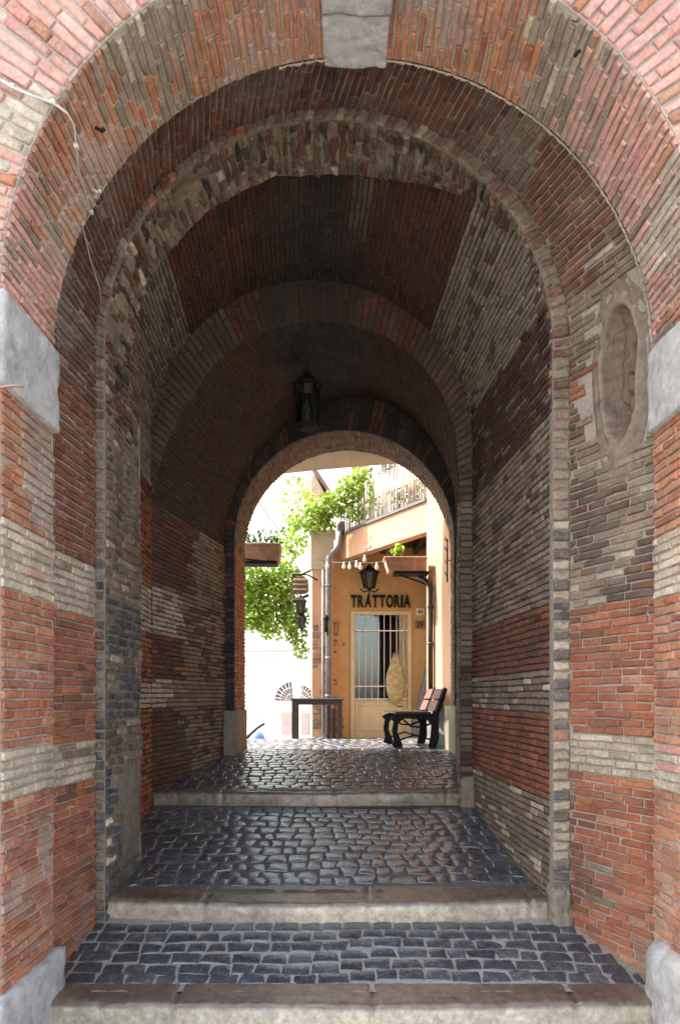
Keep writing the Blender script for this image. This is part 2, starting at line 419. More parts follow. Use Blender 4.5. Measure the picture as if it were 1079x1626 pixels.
def build_ring(name, pin, pout, d, colfn, mor, ph=.056, blen=(.24, .26, .13), wmax=None, zmin=ZB, mat=None, legs=True, bricks=True, joint=.011, jit=.0025, rnd=.005, proud=.012, bev=.005, label=None, flip=False):
    mb = MB(); A, W, Lf, Rt = ring_fns(pin, pout, d)
    nv = NP
    vs = []
    for k in range(nv + 1):
        a = pin.at(k / nv); b = pout.at(k / nv); vs += [(a[0], d, a[1]), (b[0], d, b[1])]
    mb.add(vs, [(2 * k, 2 * k + 1, 2 * k + 3, 2 * k + 2) for k in range(nv)], mor, 1)
    wl = math.dist(pin.at(0), pout.at(0)); wr = math.dist(pin.at(1), pout.at(1))
    if legs:
        mb.add([(pin.xl, d, zmin), (pout.xl, d, zmin), (pout.xl, d, ZS), (pin.xl, d, ZS)], [(0, 1, 2, 3)], mor, 1)
        mb.add([(pin.xr, d, zmin), (pout.xr, d, zmin), (pout.xr, d, ZS), (pin.xr, d, ZS)], [(0, 1, 2, 3)], mor, 1)
    if bricks:
        s = 1 if flip else -1
        lay(mb, A, 0, pin.L, lambda v: (0, min(W(v), wmax or 9)), ph, blen, lambda c, u, v: colfn(c, 'arch', v / pin.L, u), sgn=-s if False else s, joint=joint, jit=jit, rnd=rnd, proud=proud, bev=bev, inward=to_front)
        if legs:
            lay(mb, Lf, zmin, ZS, (0, min(wl, wmax or 9)), ph, blen, lambda c, u, v: colfn(c, 'left', v, u), sgn=s, joint=joint, jit=jit, rnd=rnd, proud=proud, bev=bev, inward=to_front)
            lay(mb, Rt, zmin, ZS, (0, min(wr, wmax or 9)), ph, blen, lambda c, u, v: colfn(c, 'right', v, u), sgn=-s, joint=joint, jit=jit, rnd=rnd, proud=proud, bev=bev, inward=to_front)
    o = mb.build(name, mat or [M_BRICK, M_MORTAR], GATE, recalc=False)
    if label: o['label'] = label
    return o

def wallbands(z, top=.78, a=.46, b=-.26, c=-.48):
    if a < z < top or c < z < b: return 'cream'
    return 'red' if z < a else 'up'
def smear(f, thr, k, to):
    def g(c, part, v, u):
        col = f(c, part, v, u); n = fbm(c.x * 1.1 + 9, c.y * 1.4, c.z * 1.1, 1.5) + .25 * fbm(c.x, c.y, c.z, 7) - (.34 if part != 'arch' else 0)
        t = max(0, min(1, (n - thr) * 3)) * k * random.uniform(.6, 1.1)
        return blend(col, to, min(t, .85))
    return g
def col_front0(c, part, v, u):
    n = fbm(c.x, c.y * 2, c.z, .9)
    if part != 'arch':
        k = wallbands(v)
        if k == 'cream': return pick(CREAM, PINK, .15)
        if k == 'red': return pick(RED, ORANGE, .45) if part == 'left' else pick(ORANGE, RED, .5)
        if part == 'left': return pick(ORANGE, RED, .6) if u < .30 + .25 * n else blend(pick(ORANGE), (.30, .21, .17), .6)
        return pick(ORANGE if n > -.1 else TAN, RED, .4)
    ang = 180 - v * 180 + 6 * fbm(c.x + 3, c.y * 1.2, c.z, 2.2) + random.gauss(0, 1.6)
    if 100 < ang < 121 or 60 < ang < 86 or 134 < ang < 160: return pick(ORANGE, RED, .3) if n > -.25 else pick(TAN, ORANGE, .3)
    if 121 <= ang <= 134 or 46 < ang < 60: return pick(TAN, CREAM, .5) if n > -.3 else pick(ORANGE)
    if 15 < ang <= 24: return pick(CREAM, PINK, .4)
    return pick(ORANGE if n > .0 else PINK, TAN, .25)
def col_face(c, part, v, u):
    if part == 'arch':
        ang = 180 - v * 180 + 6 * fbm(c.x + 3, c.y * 1.2, c.z, 2.2) + random.gauss(0, 1.6)
        if (122 < ang < 131 and u > .15) or (58 > ang > 49 and u > .12): return pick(CREAM, CREAM)
        if 150 < ang < 160: return pick(CREAM, PINK, .2)
        return pick(PINK, ORANGE, .25)
    k = wallbands(v)
    return pick(CREAM) if k == 'cream' else pick(RED, ORANGE, .5)
col_front = smear(col_front0, .08, .75, (.40, .33, .28))
def col_A0(c, part, v, u):
    n = fbm(c.x * 1.2, c.y * 2, c.z, 1.0)
    if part == 'left':
        k = wallbands(v)
        if k == 'cream': return pick(CREAM, TAN, .4)
        if k == 'red': return pick(RED, DRED, .5)
        return pick(TAN if n > .05 else DRED, DRED, .35)
    if part == 'right':
        if niche(u, v) < 4: return pick(TAN)
        if v > .52: return pick(TAN, DRED if v > 1.2 else CREAM, .22) if n > -.25 else pick(BROWN, DRED, .5)
        if v > -.2: return pick(RED if v < .3 else RED, ORANGE if v < .1 else DRED, .5)
        if v > -.46: return pick(CREAM, TAN, .35)
        return pick(RED, ORANGE if n > 0 else TAN, .5) if n > -.2 else pick(DRED, TAN, .4)
    ang = 180 - v * 180 + 6 * fbm(c.x + 3, c.y * 1.2, c.z, 2.2) + random.gauss(0, 1.6)
    if ang < 12: return pick(RED, TAN, .4)
    if ang < 27: return pick(TAN, CREAM, .35)
    if ang < 46: return pick(DRED, RED, .3)
    if ang < 56: return pick(TAN, MAROON, .3)
    if ang < 150: return pick(DRED, MAROON, .6) if n > -.35 else pick(BROWN, TAN, .8)
    return pick(MAROON, TAN, .4)
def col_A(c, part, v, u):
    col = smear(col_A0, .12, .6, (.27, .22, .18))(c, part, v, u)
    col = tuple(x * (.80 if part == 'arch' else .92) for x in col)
    return blend(col, pick(SOOT_SHADE), max(0, min(.75, 1.0 - abs(c.x - .0 + .1 * fbm(c.x, c.y, 1, 3)) / .13)) if part == 'arch' else 0)
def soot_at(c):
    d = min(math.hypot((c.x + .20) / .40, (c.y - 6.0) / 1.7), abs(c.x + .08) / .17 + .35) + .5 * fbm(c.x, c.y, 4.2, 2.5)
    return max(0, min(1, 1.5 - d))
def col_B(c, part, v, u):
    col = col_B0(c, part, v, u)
    return tuple(x * .92 for x in col) if part != 'arch' else col  # side walls toned down further for the chamber's dimness
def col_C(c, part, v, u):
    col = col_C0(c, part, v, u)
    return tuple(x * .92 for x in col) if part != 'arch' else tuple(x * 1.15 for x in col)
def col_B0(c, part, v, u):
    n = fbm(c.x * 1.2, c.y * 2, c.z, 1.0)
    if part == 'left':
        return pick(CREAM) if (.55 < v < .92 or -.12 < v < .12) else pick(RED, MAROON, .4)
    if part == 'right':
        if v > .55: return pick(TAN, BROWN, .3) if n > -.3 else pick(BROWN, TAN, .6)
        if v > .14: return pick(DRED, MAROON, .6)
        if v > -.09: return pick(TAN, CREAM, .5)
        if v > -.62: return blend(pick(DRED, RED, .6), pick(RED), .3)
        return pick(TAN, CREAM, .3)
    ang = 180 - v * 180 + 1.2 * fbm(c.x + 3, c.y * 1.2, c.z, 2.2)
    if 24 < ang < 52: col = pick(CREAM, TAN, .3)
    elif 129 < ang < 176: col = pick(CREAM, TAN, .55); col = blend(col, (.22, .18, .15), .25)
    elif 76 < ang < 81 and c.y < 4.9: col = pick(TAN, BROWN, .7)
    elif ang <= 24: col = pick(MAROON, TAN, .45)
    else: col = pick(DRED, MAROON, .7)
    return blend(tuple(x * .55 for x in col), pick(SOOT_SHADE), soot_at(c))  # vault colour cut down for the dim interior; soot laid over
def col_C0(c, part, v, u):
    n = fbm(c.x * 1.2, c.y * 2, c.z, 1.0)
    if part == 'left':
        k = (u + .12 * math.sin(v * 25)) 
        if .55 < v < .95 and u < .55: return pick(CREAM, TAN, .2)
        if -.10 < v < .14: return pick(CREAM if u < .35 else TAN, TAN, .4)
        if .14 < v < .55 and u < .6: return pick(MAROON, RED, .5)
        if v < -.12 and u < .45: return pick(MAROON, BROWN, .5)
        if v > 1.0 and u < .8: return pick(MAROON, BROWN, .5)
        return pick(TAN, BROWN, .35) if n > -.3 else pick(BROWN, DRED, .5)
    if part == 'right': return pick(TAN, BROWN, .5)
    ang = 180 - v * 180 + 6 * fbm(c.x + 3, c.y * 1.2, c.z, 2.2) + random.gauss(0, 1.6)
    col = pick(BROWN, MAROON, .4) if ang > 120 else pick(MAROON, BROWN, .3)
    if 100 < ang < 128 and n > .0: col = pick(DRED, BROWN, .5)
    return blend(tuple(x * .45 for x in col), pick(SOOT_SHADE), soot_at(c))  # rear vault darkened in colour for lack of light, then sooted

# --- front face, reveal, chambers
RF = rect_prof(F0)
build_ring('front_face', F0, RF, D_F, col_face, MOR_G, ph=.048, blen=(.22, .24, .12), wmax=1.4, label='sunlit pink and cream outer brick face of the arch')
build_loft('front_reveal', F0, F0, D_F, D_A, col_front, MOR_G, ph=.055, label='orange and grey brick reveal of the front arch')
build_ring('reveal_lip', F0, A0, D_A, col_A, MOR_G, bricks=False)
mb = MB(); pts = []; rr = []
for k in range(420):
    t = .42 + .56 * k / 419
    q = F0.at(t); c = Vector((.07 - q[0], 0, 1.727 - q[1])).normalized()
    e = .5 + .5 * nz(k * .22, 0, 0, 1) + .35 * random.random()
    pts.append(Vector((q[0], D_A + .002 + .004 * random.random(), q[1])) + c * (.004 + .011 * e)); rr.append(max(.002, .0075 * e))
mb.tube(pts, rr, 6, (.36, .31, .24)); o = mb.build('mortar_lip', M_BRICK, GATE); o['label'] = 'ragged pale mortar edge between the front arch and the vault'
ncx, ncz = 3.43, 1.76
def niche(u, v):      # irregular oval hollow
    y = D_A + u; return ((y - ncx) / .135) ** 2 + ((v - ncz) / .45) ** 4
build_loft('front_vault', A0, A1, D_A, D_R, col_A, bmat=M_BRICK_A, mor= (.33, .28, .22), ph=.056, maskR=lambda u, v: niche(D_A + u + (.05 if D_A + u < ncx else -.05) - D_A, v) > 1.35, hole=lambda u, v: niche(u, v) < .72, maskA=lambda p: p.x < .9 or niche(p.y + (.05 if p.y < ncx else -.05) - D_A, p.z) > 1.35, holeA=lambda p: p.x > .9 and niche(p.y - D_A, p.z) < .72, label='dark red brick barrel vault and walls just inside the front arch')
# --- rubble rib
def col_rib(c, part, v, u):
    z = c.z; r = random.random()
    if part == 'left': return pick(BLACK) if (z < 1.0 and r < .4) else tuple(x * .6 for x in pick(TAN, MAROON, .4))
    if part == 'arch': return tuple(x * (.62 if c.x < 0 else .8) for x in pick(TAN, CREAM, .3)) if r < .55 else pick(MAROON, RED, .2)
    if z < 1.0 and r < .36: return blend(pick(BLACK), pick(TAN), .15)
    if z < 1.0: return blend(pick(CREAM, ORANGE, .3), pick(TAN), random.uniform(.1, .8))
    return pick(TAN, CREAM, .5)
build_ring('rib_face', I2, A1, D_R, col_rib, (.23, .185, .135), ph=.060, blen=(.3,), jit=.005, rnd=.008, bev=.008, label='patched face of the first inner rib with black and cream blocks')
def ribdepth(t):
    ang = 180 - t * 180
    pts = [(0, .05), (15, .06), (35, .12), (55, .22), (80, .40), (110, .38), (140, .38), (160, .45), (172, .6), (180, .66)]
    for (a, x), (b, y) in zip(pts, pts[1:]):
        if a <= ang <= b: return lerp(x, y, (ang - a) / (b - a)) + .012 * fbm(ang * .05, 0, 0, 3)
    return .66
def rib_part():
    mb = MB(); A, Lf, Rt, Lm = loft_fns(I2, I2, D_R, 5.0)
    def wob(p, k=.016): return p
    def SA(u, v):
        p = A(u, v); n = Vector((-.067 - p.x, 0, 2.1 - p.z)).normalized(); return p - n * (.012 + .03 * fbm(p.x, p.y * 1.5, p.z, 3.0)) * min(1, u / .1)
    def SL(u, v):
        p = Lf(u, v); return p + Vector((-1, 0, 0)) * (.03 * fbm(p.x, p.y * 1.5, p.z, 2.5)) * min(1, u / .1)
    nu = 16; nv = 260
    mb.grid(lambda a, b: SA(a * ribdepth(b), b * Lm), nu, nv, (.20, .158, .108), 1)
    mb.grid(lambda a, b: SL(a * .66, lerp(ZB, ZS, b)), nu, 160, (.17, .14, .105), 1)
    mb.grid(lambda a, b: Rt(a * .05, lerp(ZB, ZS, b)), 2, 60, (.27, .24, .2), 1)
    # closing edge back to the vault behind
    vs = []
    for k in range(NP + 1):
        t = k / NP; p = SA(ribdepth(t), t * Lm); b = B0.at(t); vs += [tuple(p), (b[0], p.y, b[1] + .03)]
    mb.add(vs, [(2 * k, 2 * k + 1, 2 * k + 3, 2 * k + 2) for k in range(NP)], (.2, .17, .14), 1)
    mb.add([(I2.xl, 4.41, ZB), (-1.75, 4.41, ZB), (-1.75, 4.41, ZS + .2), (I2.xl, 4.41, ZS + .2)], [(0, 1, 2, 3)], (.2, .17, .14), 1)
    def cr(c, u, v):
        r = random.random()
        return pick(TAN, CREAM, .3) if r < .30 else (pick(BROWN, MAROON, .9) if r < .85 else pick(SOOT_SHADE))
    lay(mb, SA, 0, Lm, lambda v: (0, ribdepth(v / Lm)),   .05, (.11, .15, .08, .19), cr, sgn=-1, joint=.016, proud=.014, rnd=.008, jit=.010, bev=.007, mask=lambda u, v: fbm(u * 2, v * 1.5, 7, 1.6) > -.5, wav=.02)
    def cl(c, u, v):
        if .28 < v < .60 and u > .05: return pick(BLACK)
        if -.17 < v < .14: return pick(BLACK, TAN, .25)
        if v < -.42 and u < .14: return pick(BLACK, CREAM, .4)
        if v < -.42: return pick(BROWN)
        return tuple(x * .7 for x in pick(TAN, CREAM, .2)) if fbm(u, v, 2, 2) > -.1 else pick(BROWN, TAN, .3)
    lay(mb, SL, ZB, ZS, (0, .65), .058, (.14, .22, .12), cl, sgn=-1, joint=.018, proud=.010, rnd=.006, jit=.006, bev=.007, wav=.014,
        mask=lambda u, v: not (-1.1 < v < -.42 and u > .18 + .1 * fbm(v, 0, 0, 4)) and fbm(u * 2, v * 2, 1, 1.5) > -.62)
    o = mb.build('rubble_rib', [M_BRICK_A, M_RUBBLE], GATE, recalc=False); o['label'] = 'rough patched rubble underside of the first inner rib'
rib_part()
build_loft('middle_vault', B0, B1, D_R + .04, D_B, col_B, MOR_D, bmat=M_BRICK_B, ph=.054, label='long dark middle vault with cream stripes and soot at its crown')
def col_rib3(c, part, v, u):
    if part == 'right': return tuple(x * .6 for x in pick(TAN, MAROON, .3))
    col = pick(BROWN, BROWN, .45) if v < .35 or v > .7 else pick(MAROON, BROWN, .3)
    return blend(col, pick(SOOT_SHADE), soot_at(c) * .8)
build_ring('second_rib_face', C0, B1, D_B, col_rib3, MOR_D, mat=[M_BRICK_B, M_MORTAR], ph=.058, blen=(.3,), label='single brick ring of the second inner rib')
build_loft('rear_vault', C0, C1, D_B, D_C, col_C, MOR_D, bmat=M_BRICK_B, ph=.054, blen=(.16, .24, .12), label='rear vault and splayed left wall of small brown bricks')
build_ring('rear_wall_face', E0, C1, D_C, lambda c, p, v, u: pick(SOOT_SHADE, MAROON, .8), (.03, .026, .022), mat=[M_BRICK_B, M_MORTAR], ph=.058, blen=(.3,), label='dark brick wall round the small rear arch, its shadow put into the colour')  # face stands in shadow; that shade is painted into bricks and mortar
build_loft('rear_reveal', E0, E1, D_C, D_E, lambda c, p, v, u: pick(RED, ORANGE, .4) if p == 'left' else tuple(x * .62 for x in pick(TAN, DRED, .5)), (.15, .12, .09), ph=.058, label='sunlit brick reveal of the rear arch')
RE = rect_prof(E1, -4.6, 5.0, 5.2)
build_ring('rear_face', E1, RE, D_E, lambda c, p, v, u: pick(TAN, RED, .4), MOR_L, wmax=.01, bricks=False)
# outer shell: sides and roof of the gatehouse, so that no light comes through
mb = MB()
for x, n in ((-5.0, 1), (5.0, -1)):
    mb.box((x - .02, D_F, -2.2), (x + .02, D_E, 5.2), MOR_L)
mb.box((-5, D_F + .003, 5.2), (5, D_E - .003, 5.4), MOR_L)
mb.build('outer_shell', M_MORTAR, GATE)

# niche
mb = MB()
def nich(a, b):
    ang = a * 2 * math.pi; r = b
    u = .128 * r * math.cos(ang) * (1 + .05 * math.sin(3 * ang) + .03 * math.sin(7 * ang + 1)); s = math.sin(ang)
    z = .45 * r * math.copysign(abs(s) ** .75, s)
    y = ncx + u; f = (y - D_A) / (D_R - D_A); x = lerp(A0.xr, A1.xr, f)
    zz = ncz + z; sp = lerp(1.745, 2.09, f); rr_ = lerp(1.575, 1.415, f)
    if zz > sp: x = lerp(.07, -.045, f) + math.sqrt(max(.01, rr_ ** 2 - (zz - sp) ** 2))
    prof = [(0, .045), (.5, .04), (.76, .034), (.80, -.004), (.83, -.018), (.88, -.020), (.93, -.012), (1.1, -.010), (1.3, -.004)]
    for (p, q), (p2, q2) in zip(prof, prof[1:]):
        if p <= r <= p2: dep = lerp(q, q2, (r - p) / (p2 - p)); break
    else: dep = -.003
    dep += (.016 * fbm(y * 3, z * 3, 1, 5) + .035 * max(0, .10 - abs(fbm(y * 2.5, z * 1.2, 4, 3.0))) / .10 * (r < .8)) * (1 if r < 1.2 else .4)
    return Vector((x + dep, y, ncz + z))
def ncol(i): return 0
cols = []
NB = 36
for j in range(NB + 1):
    for i in range(49):
        r = j / NB * 1.3; cols.append((.15, .105, .075) if r < .8 else ((.23, .175, .125) if r < .92 else (.20, .15, .11)))
vs = [nich(i / 48, 1.3 * j / NB) for j in range(NB + 1) for i in range(49)]
fs = [(j * 49 + i, j * 49 + i + 1, (j + 1) * 49 + i + 1, (j + 1) * 49 + i) for j in range(NB) for i in range(48)]
mb.add(vs, fs, cols, 0, True)
o = mb.build('plaster_niche', M_RUBBLE, GATE); o['label'] = 'shallow oval niche of cracked plaster in the right wall'

# keystone, imposts, base stones
def rough_block(name, a, b, mat=M_STONE, parent=GATE, bev=.012, div=8, amp=.006, taper=None, label=None):
    mb = MB(); div = 22; amp *= 1.5
    x0, x1 = sorted((a[0], b[0])); y0, y1 = sorted((a[1], b[1])); z0, z1 = sorted((a[2], b[2]))
    C = Vector(((x0 + x1) / 2, (y0 + y1) / 2, (z0 + z1) / 2)); H = Vector(((x1 - x0) / 2, (y1 - y0) / 2, (z1 - z0) / 2))
    for ax in range(3):
        for sd in (-1, 1):
            o1, o2 = [i for i in range(3) if i != ax]
            def F(p, q):
                c = [0, 0, 0]; c[ax] = sd * H[ax]; c[o1] = (2 * p - 1) * H[o1]; c[o2] = (2 * q - 1) * H[o2]
                v = Vector(c)
                inner = Vector([max(-H[i] + bev, min(H[i] - bev, v[i])) for i in range(3)])
                d = v - inner
                if d.length > 1e-9: v = inner + d.normalized() * bev
                w_ = C + v
                if taper: w_ = taper(w_)
                nn = fbm(w_.x + 5, w_.y, w_.z, 6) + .5 * min(0, fbm(w_.x, w_.y + 3, w_.z, 17) + .1) * 3
                return w_ + (v.normalized() * nn * amp)
            mb.grid(F, div, div, None, 0, True, flip=False)
    import bmesh
    o = mb.build(name, mat, parent)
    bm = bmesh.new(); bm.from_mesh(o.data); bmesh.ops.remove_doubles(bm, verts=bm.verts, dist=.0005); bmesh.ops.recalc_face_normals(bm, faces=bm.faces); bm.to_mesh(o.data); bm.free()
    if label: o['label'] = label
    return o
def kst(w): 
    k = 1 + .28 * (w.z - 3.2); return Vector((.075 + (w.x - .075) * k, w.y, w.z))
rough_block('keystone', (-.088, 2.56, 3.205), (.245, 2.975, 3.95), taper=kst, label='pale stone keystone at the crown of the front arch')
rough_block('keystone', (-.084, 2.985, 3.222), (.238, 3.235, 3.9), taper=kst, label='darker rear block of the keystone')
rough_block('impost_stone', (-2.3, 2.655, 1.325), (-1.415, 3.20, 1.725), label='weathered grey impost stone on the left of the front arch')
rough_block('impost_stone', (1.556, 2.655, 1.325), (2.4, 3.20, 1.735), label='pale grey impost stone on the right of the front arch')
rough_block('base_stone', (-2.3, 2.62, -2.0), (-1.405, 3.24, -1.285), label='bluish base stone at the lower left of the front arch')
def gst(w):
    k = 1 - .16 * max(0, (w.z + 1.5)) / .3 * (1 if w.y < 2.9 else .5); return w
rough_block('base_stone', (1.515, 2.55, -2.0), (2.3, 3.20, -1.20), bev=.10, amp=.012, label='rounded bluish guard stone at the lower right of the front arch')
rough_block('base_stone', (-1.32, 7.12, -.9), (-1.17, 7.96, -.17), mat=M_FOOT, label='pale stone foot of the left rear reveal')
rough_block('base_stone', (1.30, 7.12, -.9), (1.45, 7.90, -.12), mat=M_FOOT, label='grey stone foot of the right rear reveal')
rough_block('base_stone', (1.245, 3.70, -1.5), (1.375, 3.84, -1.14), bev=.04, amp=.016, mat=M_FOOT, label='worn stone foot of the rib beside the middle step')
rough_block('base_stone', (1.045, 5.44, -1.2), (1.21, 5.60, -.70), bev=.04, amp=.012, mat=M_FOOT, label='rounded stone foot of the second rib')

# ------------------------------------------------------------------ ground, steps, setts
FL = [(-60, -1.70), (3.05, -1.69), (3.06, -1.492), (3.22, -1.486), (3.76, -1.345), (3.77, -1.226), (4.0, -1.215), (5.49, -.9625), (5.50, -.838), (5.6, -.832), (7.2, -.665), (9.5, -.655), (11.5, -.74)]
def floor_z(y):
    for (a, p), (b, q) in zip(FL, FL[1:]):
        if a <= y <= b: return lerp(p, q, (y - a) / (b - a))
    return -.74
def piazza_z(x, y):
    z = floor_z(y)
    if y > 9.5:
        k = max(0, min(1, (-.45 - x) / .5)); z = min(z, lerp(z, -.655 - .10 * (y - 9.5), k))
        z = max(z, -1.9)
    return z
mb = MB()
mb.add([(-60, -60, -1.70), (60, -60, -1.70), (60, 3.1, -1.70), (-60, 3.1, -1.70)], [(0, 1, 2, 3)], (.30, .29, .27))
mb.build('street', M_SAND)['kind'] = 'structure'
mb = MB()
ys = [3.17, 3.22, 3.4, 3.6, 3.76, 3.90, 3.91, 4.0, 4.3, 4.7, 5.1, 5.488, 5.57, 5.58, 6.0, 6.6, 7.2, 7.9]
def jz(y):
    if 3.76 < y < 3.905: return -1.345 + (y - 3.76) * .2
    if 5.49 < y < 5.575: return -.9625 + (y - 5.49) * .1
    return floor_z(y) - .003
for a, b in zip(ys, ys[1:]):
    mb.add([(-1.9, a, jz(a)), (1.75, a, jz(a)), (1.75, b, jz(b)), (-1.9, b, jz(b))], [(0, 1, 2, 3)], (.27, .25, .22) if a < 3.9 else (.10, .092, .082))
o = mb.build('passage_floor', M_SAND); o['kind'] = 'structure'
mb = MB()
def G(a, b):
    x = -60 + 120 * a if False else lerp(-8, 9, a); y = lerp(7.9, 24, b ** 1.4); return Vector((x, y, piazza_z(x, y) - .004))
mb.grid(G, 68, 40, (.14, .135, .13))
mb.add([(-60, 23.9, -2.0), (60, 23.9, -2.0), (60, 400, -3), (-60, 400, -3)], [(0, 1, 2, 3)], (.26, .25, .23))
mb.add([(-60, 7.95, -2.2), (-7.9, 7.95, -2.2), (-7.9, 24, -2.2), (-60, 24, -2.2)], [(0, 1, 2, 3)], (.26, .25, .23))
mb.add([(8.9, 7.95, -2.2), (60, 7.95, -2.2), (60, 24, -2.2), (8.9, 24, -2.2)], [(0, 1, 2, 3)], (.26, .25, .23))
o = mb.build('piazza', M_SAND); o['kind'] = 'structure'

RG = {3: [-1, -.86, .86, 1], 7: [-1, -.965, -.86, -.35, .35, .86, .965, 1]}
def setts(name, y0, y1, xl, xr, sy, sx, zf, jit=.10, wave=0.0, pal=BLACK, hgt=.0045, gap=.011, n=7):
    mb = MB(); rows = max(1, round((y1 - y0) / sy)); sy = (y1 - y0) / rows
    for r in range(rows):
        ya = y0 + r * sy; L = xl(ya + sy / 2); Rr = xr(ya + sy / 2)
        x = L - random.random() * sx * .5
        while x < Rr:
            wdt = sx * random.uniform(.72, 1.28); a = max(x, L); b = min(x + wdt, Rr); x += wdt
            if b - a < .04: continue
            g = gap * random.uniform(.7, 1.4) / 2
            off_ = ya + sy / 2
            cx, cy = (a + b) / 2, ya + sy / 2 + (sy * .4 * nz((a + b) * .9, ya * .3, 3, 1.2) if jit > .15 else 0) + wave * math.sin(2.2 * (a + b) / 2 + r * .35) + random.uniform(-.1, .1) * sy * .5
            cy = max(y0 + sy * .45, min(y1 - sy * .45, cy))
            hx, hy = (b - a) / 2 - g, sy / 2 - g * .8
            sk = random.uniform(-jit, jit); sk2 = random.uniform(-jit, jit); rot = random.uniform(-.05, .05)
            e = random.uniform(3.0, 6.0); tx = random.uniform(-.025, .025); ty = random.uniform(-.035, .035); hz = random.uniform(-.004, .004)
            col = pick(pal); vs = []
            for j in range(n + 1):
                for i in range(n + 1):
                    p = RG[n][i]; q = RG[n][j]
                    X = p * hx * (1 - .06 * q ** 6) * (1 + sk * q); Y = q * hy * (1 - .06 * p ** 6) * (1 + sk2 * p)
                    rr = (abs(p) ** e + abs(q) ** e) ** (1 / e) if (p or q) else 0
                    z = hgt * (1 - 1.0 * min(1, rr) ** 6) + tx * X + ty * Y + hz
                    if i in (0, n) or j in (0, n): z = -.012
                    X, Y = X - rot * Y, Y + rot * X
                    z += .003 * nz(cx + X, cy + Y, 0, 16)
                    vs.append((cx + X, cy + Y, zf(cx + X, cy + Y) + z))
            fs = [(j * (n + 1) + i, j * (n + 1) + i + 1, (j + 1) * (n + 1) + i + 1, (j + 1) * (n + 1) + i) for j in range(n) for i in range(n)]
            mb.add(vs, fs, col, 0, True)
    o = mb.build(name, M_COBBLE, recalc=False); o['kind'] = 'structure'
    return o
SETT = [(.050, .054, .064), (.036, .040, .050), (.062, .066, .076), (.030, .033, .040), (.055, .050, .050), (.078, .078, .082)]
def wl(y):     # inner wall lines
    pts = [(2.7, F0.xl), (3.2, A0.xl), (3.75, A1.xl), (3.76, -1.37), (4.4, -1.38), (4.42, -1.6), (5.5, -1.63), (7.2, -1.30), (7.9, -1.19)]
    for (a, p), (b, q) in zip(pts, pts[1:]):
        if a <= y <= b: return lerp(p, q, (y - a) / (b - a)) + .01
    return -1.2
def wr(y):
    pts = [(2.7, F0.xr), (3.2, 1.62), (3.75, A1.xr), (3.76, 1.25), (5.5, 1.16), (5.51, 1.05), (7.2, 1.31), (7.9, 1.39)]
    for (a, p), (b, q) in zip(pts, pts[1:]):
        if a <= y <= b: return lerp(p, q, (y - a) / (b - a)) - .01
    return 1.2
fz = lambda x, y: floor_z(y)
setts('lower_paving', 3.235, 3.75, wl, wr, .084, .140, fz, pal=SETT, gap=.010, n=7, jit=.17, wave=.012)
setts('middle_paving', 4.02, 5.46, wl, wr, .118, .128, fz, pal=SETT, jit=.28, wave=.04)
setts('upper_paving', 5.62, 7.9, wl, wr, .122, .135, fz, pal=SETT, jit=.2, wave=.03)
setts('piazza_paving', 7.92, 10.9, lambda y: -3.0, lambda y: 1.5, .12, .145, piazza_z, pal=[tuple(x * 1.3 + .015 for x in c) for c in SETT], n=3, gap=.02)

STN = [1.0, .82, 1.12, .9, 1.05]
def step(y, depth, zt, zbtm, x0, x1, bow, label, tread=(.13, .092, .066), riser=(.44, .375, .275)):
    """one long worn step edge: curved nosing, rounded lip, rough riser"""
    mb = MB(); nx = 150
    prof = [(depth, .006), (depth * .7, .0), (depth * .35, -.001), (.03, -.003), (.012, -.008), (.003, -.020), (0, -.04), (.004, (zbtm - zt) * .6), (.0, zbtm - zt - .05)]
    vs = []; cols = []
    for j, (dy, dz) in enumerate(prof):
        for i in range(nx + 1):
            u = i / nx; x = lerp(x0, x1, u)
            b = -bow * math.sin(math.pi * u) * (1 if j < 8 else .6)
            wear = -.008 * math.sin(math.pi * u) ** 2 - .006 * fbm(x, 1, y, 2.0) - .004 * fbm(x, j * .5, y, 11)
            jx = abs(((x - x0 + .35) % .98) - .49)         # joints between stones
            jd = .014 if jx > .482 else 0
            if j < 7: zz = dz + (wear if j > 0 else 0) - jd
            else: zz = dz
            yy = y + dy + b * (1 if j else 0) + (jd if j >= 4 else 0) + (.010 * fbm(x, j * .2, y, 9) + .014 * max(0, fbm(x, 5, y, 13) - .25) if j >= 4 else 0)
            vs.append((x, yy, zt + zz + .002 * nz(x, yy, 0, 15)))
            k = 1.0
            kk = STN[int((x - x0 + .35 + .49) / .98) % 5] * (1 + .25 * fbm(x, j, y, 3)); cols.append(tuple(c_ * kk for c_ in (tread if j < 6 else riser)))
    fs = [(j * (nx + 1) + i, j * (nx + 1) + i + 1, (j + 1) * (nx + 1) + i + 1, (j + 1) * (nx + 1) + i) for j in range(len(prof) - 1) for i in range(nx)]
    mb.add(vs, fs, cols, 0, True)
    # back so that the step is a closed stone
    mb.add([(x0, y + depth, zt + .004), (x1, y + depth, zt + .004), (x1, y + depth, zbtm - .05), (x0, y + depth, zbtm - .05)], [(0, 1, 2, 3)], (.3, .28, .24))
    o = mb.build('stone_step', M_STEPV, recalc=True)
    tag(o, label, 'step', 'stone steps across the passage')
M_STEPV = weathered('worn_step_stone', amt=.2, fine=.5, bump=.55, bscale=45, rough=.26, grain=24, stain=(.26, .22, .165), spec=.7, darkamt=.6, dark=(.085, .065, .05))
step(3.07, .165, -1.486, -1.74, -1.44, 1.53, .03, 'lowest and nearest stone step in front of the square dark setts')
step(3.80, .22, -1.220, -1.36, -1.44, 1.33, .075, 'middle stone step with pale riser meeting the patched rib')
step(5.52, .10, -.836, -1.00, -1.66, 1.12, .03, 'farthest stone step, the dark one below the lit upper paving', riser=(.25, .20, .14))

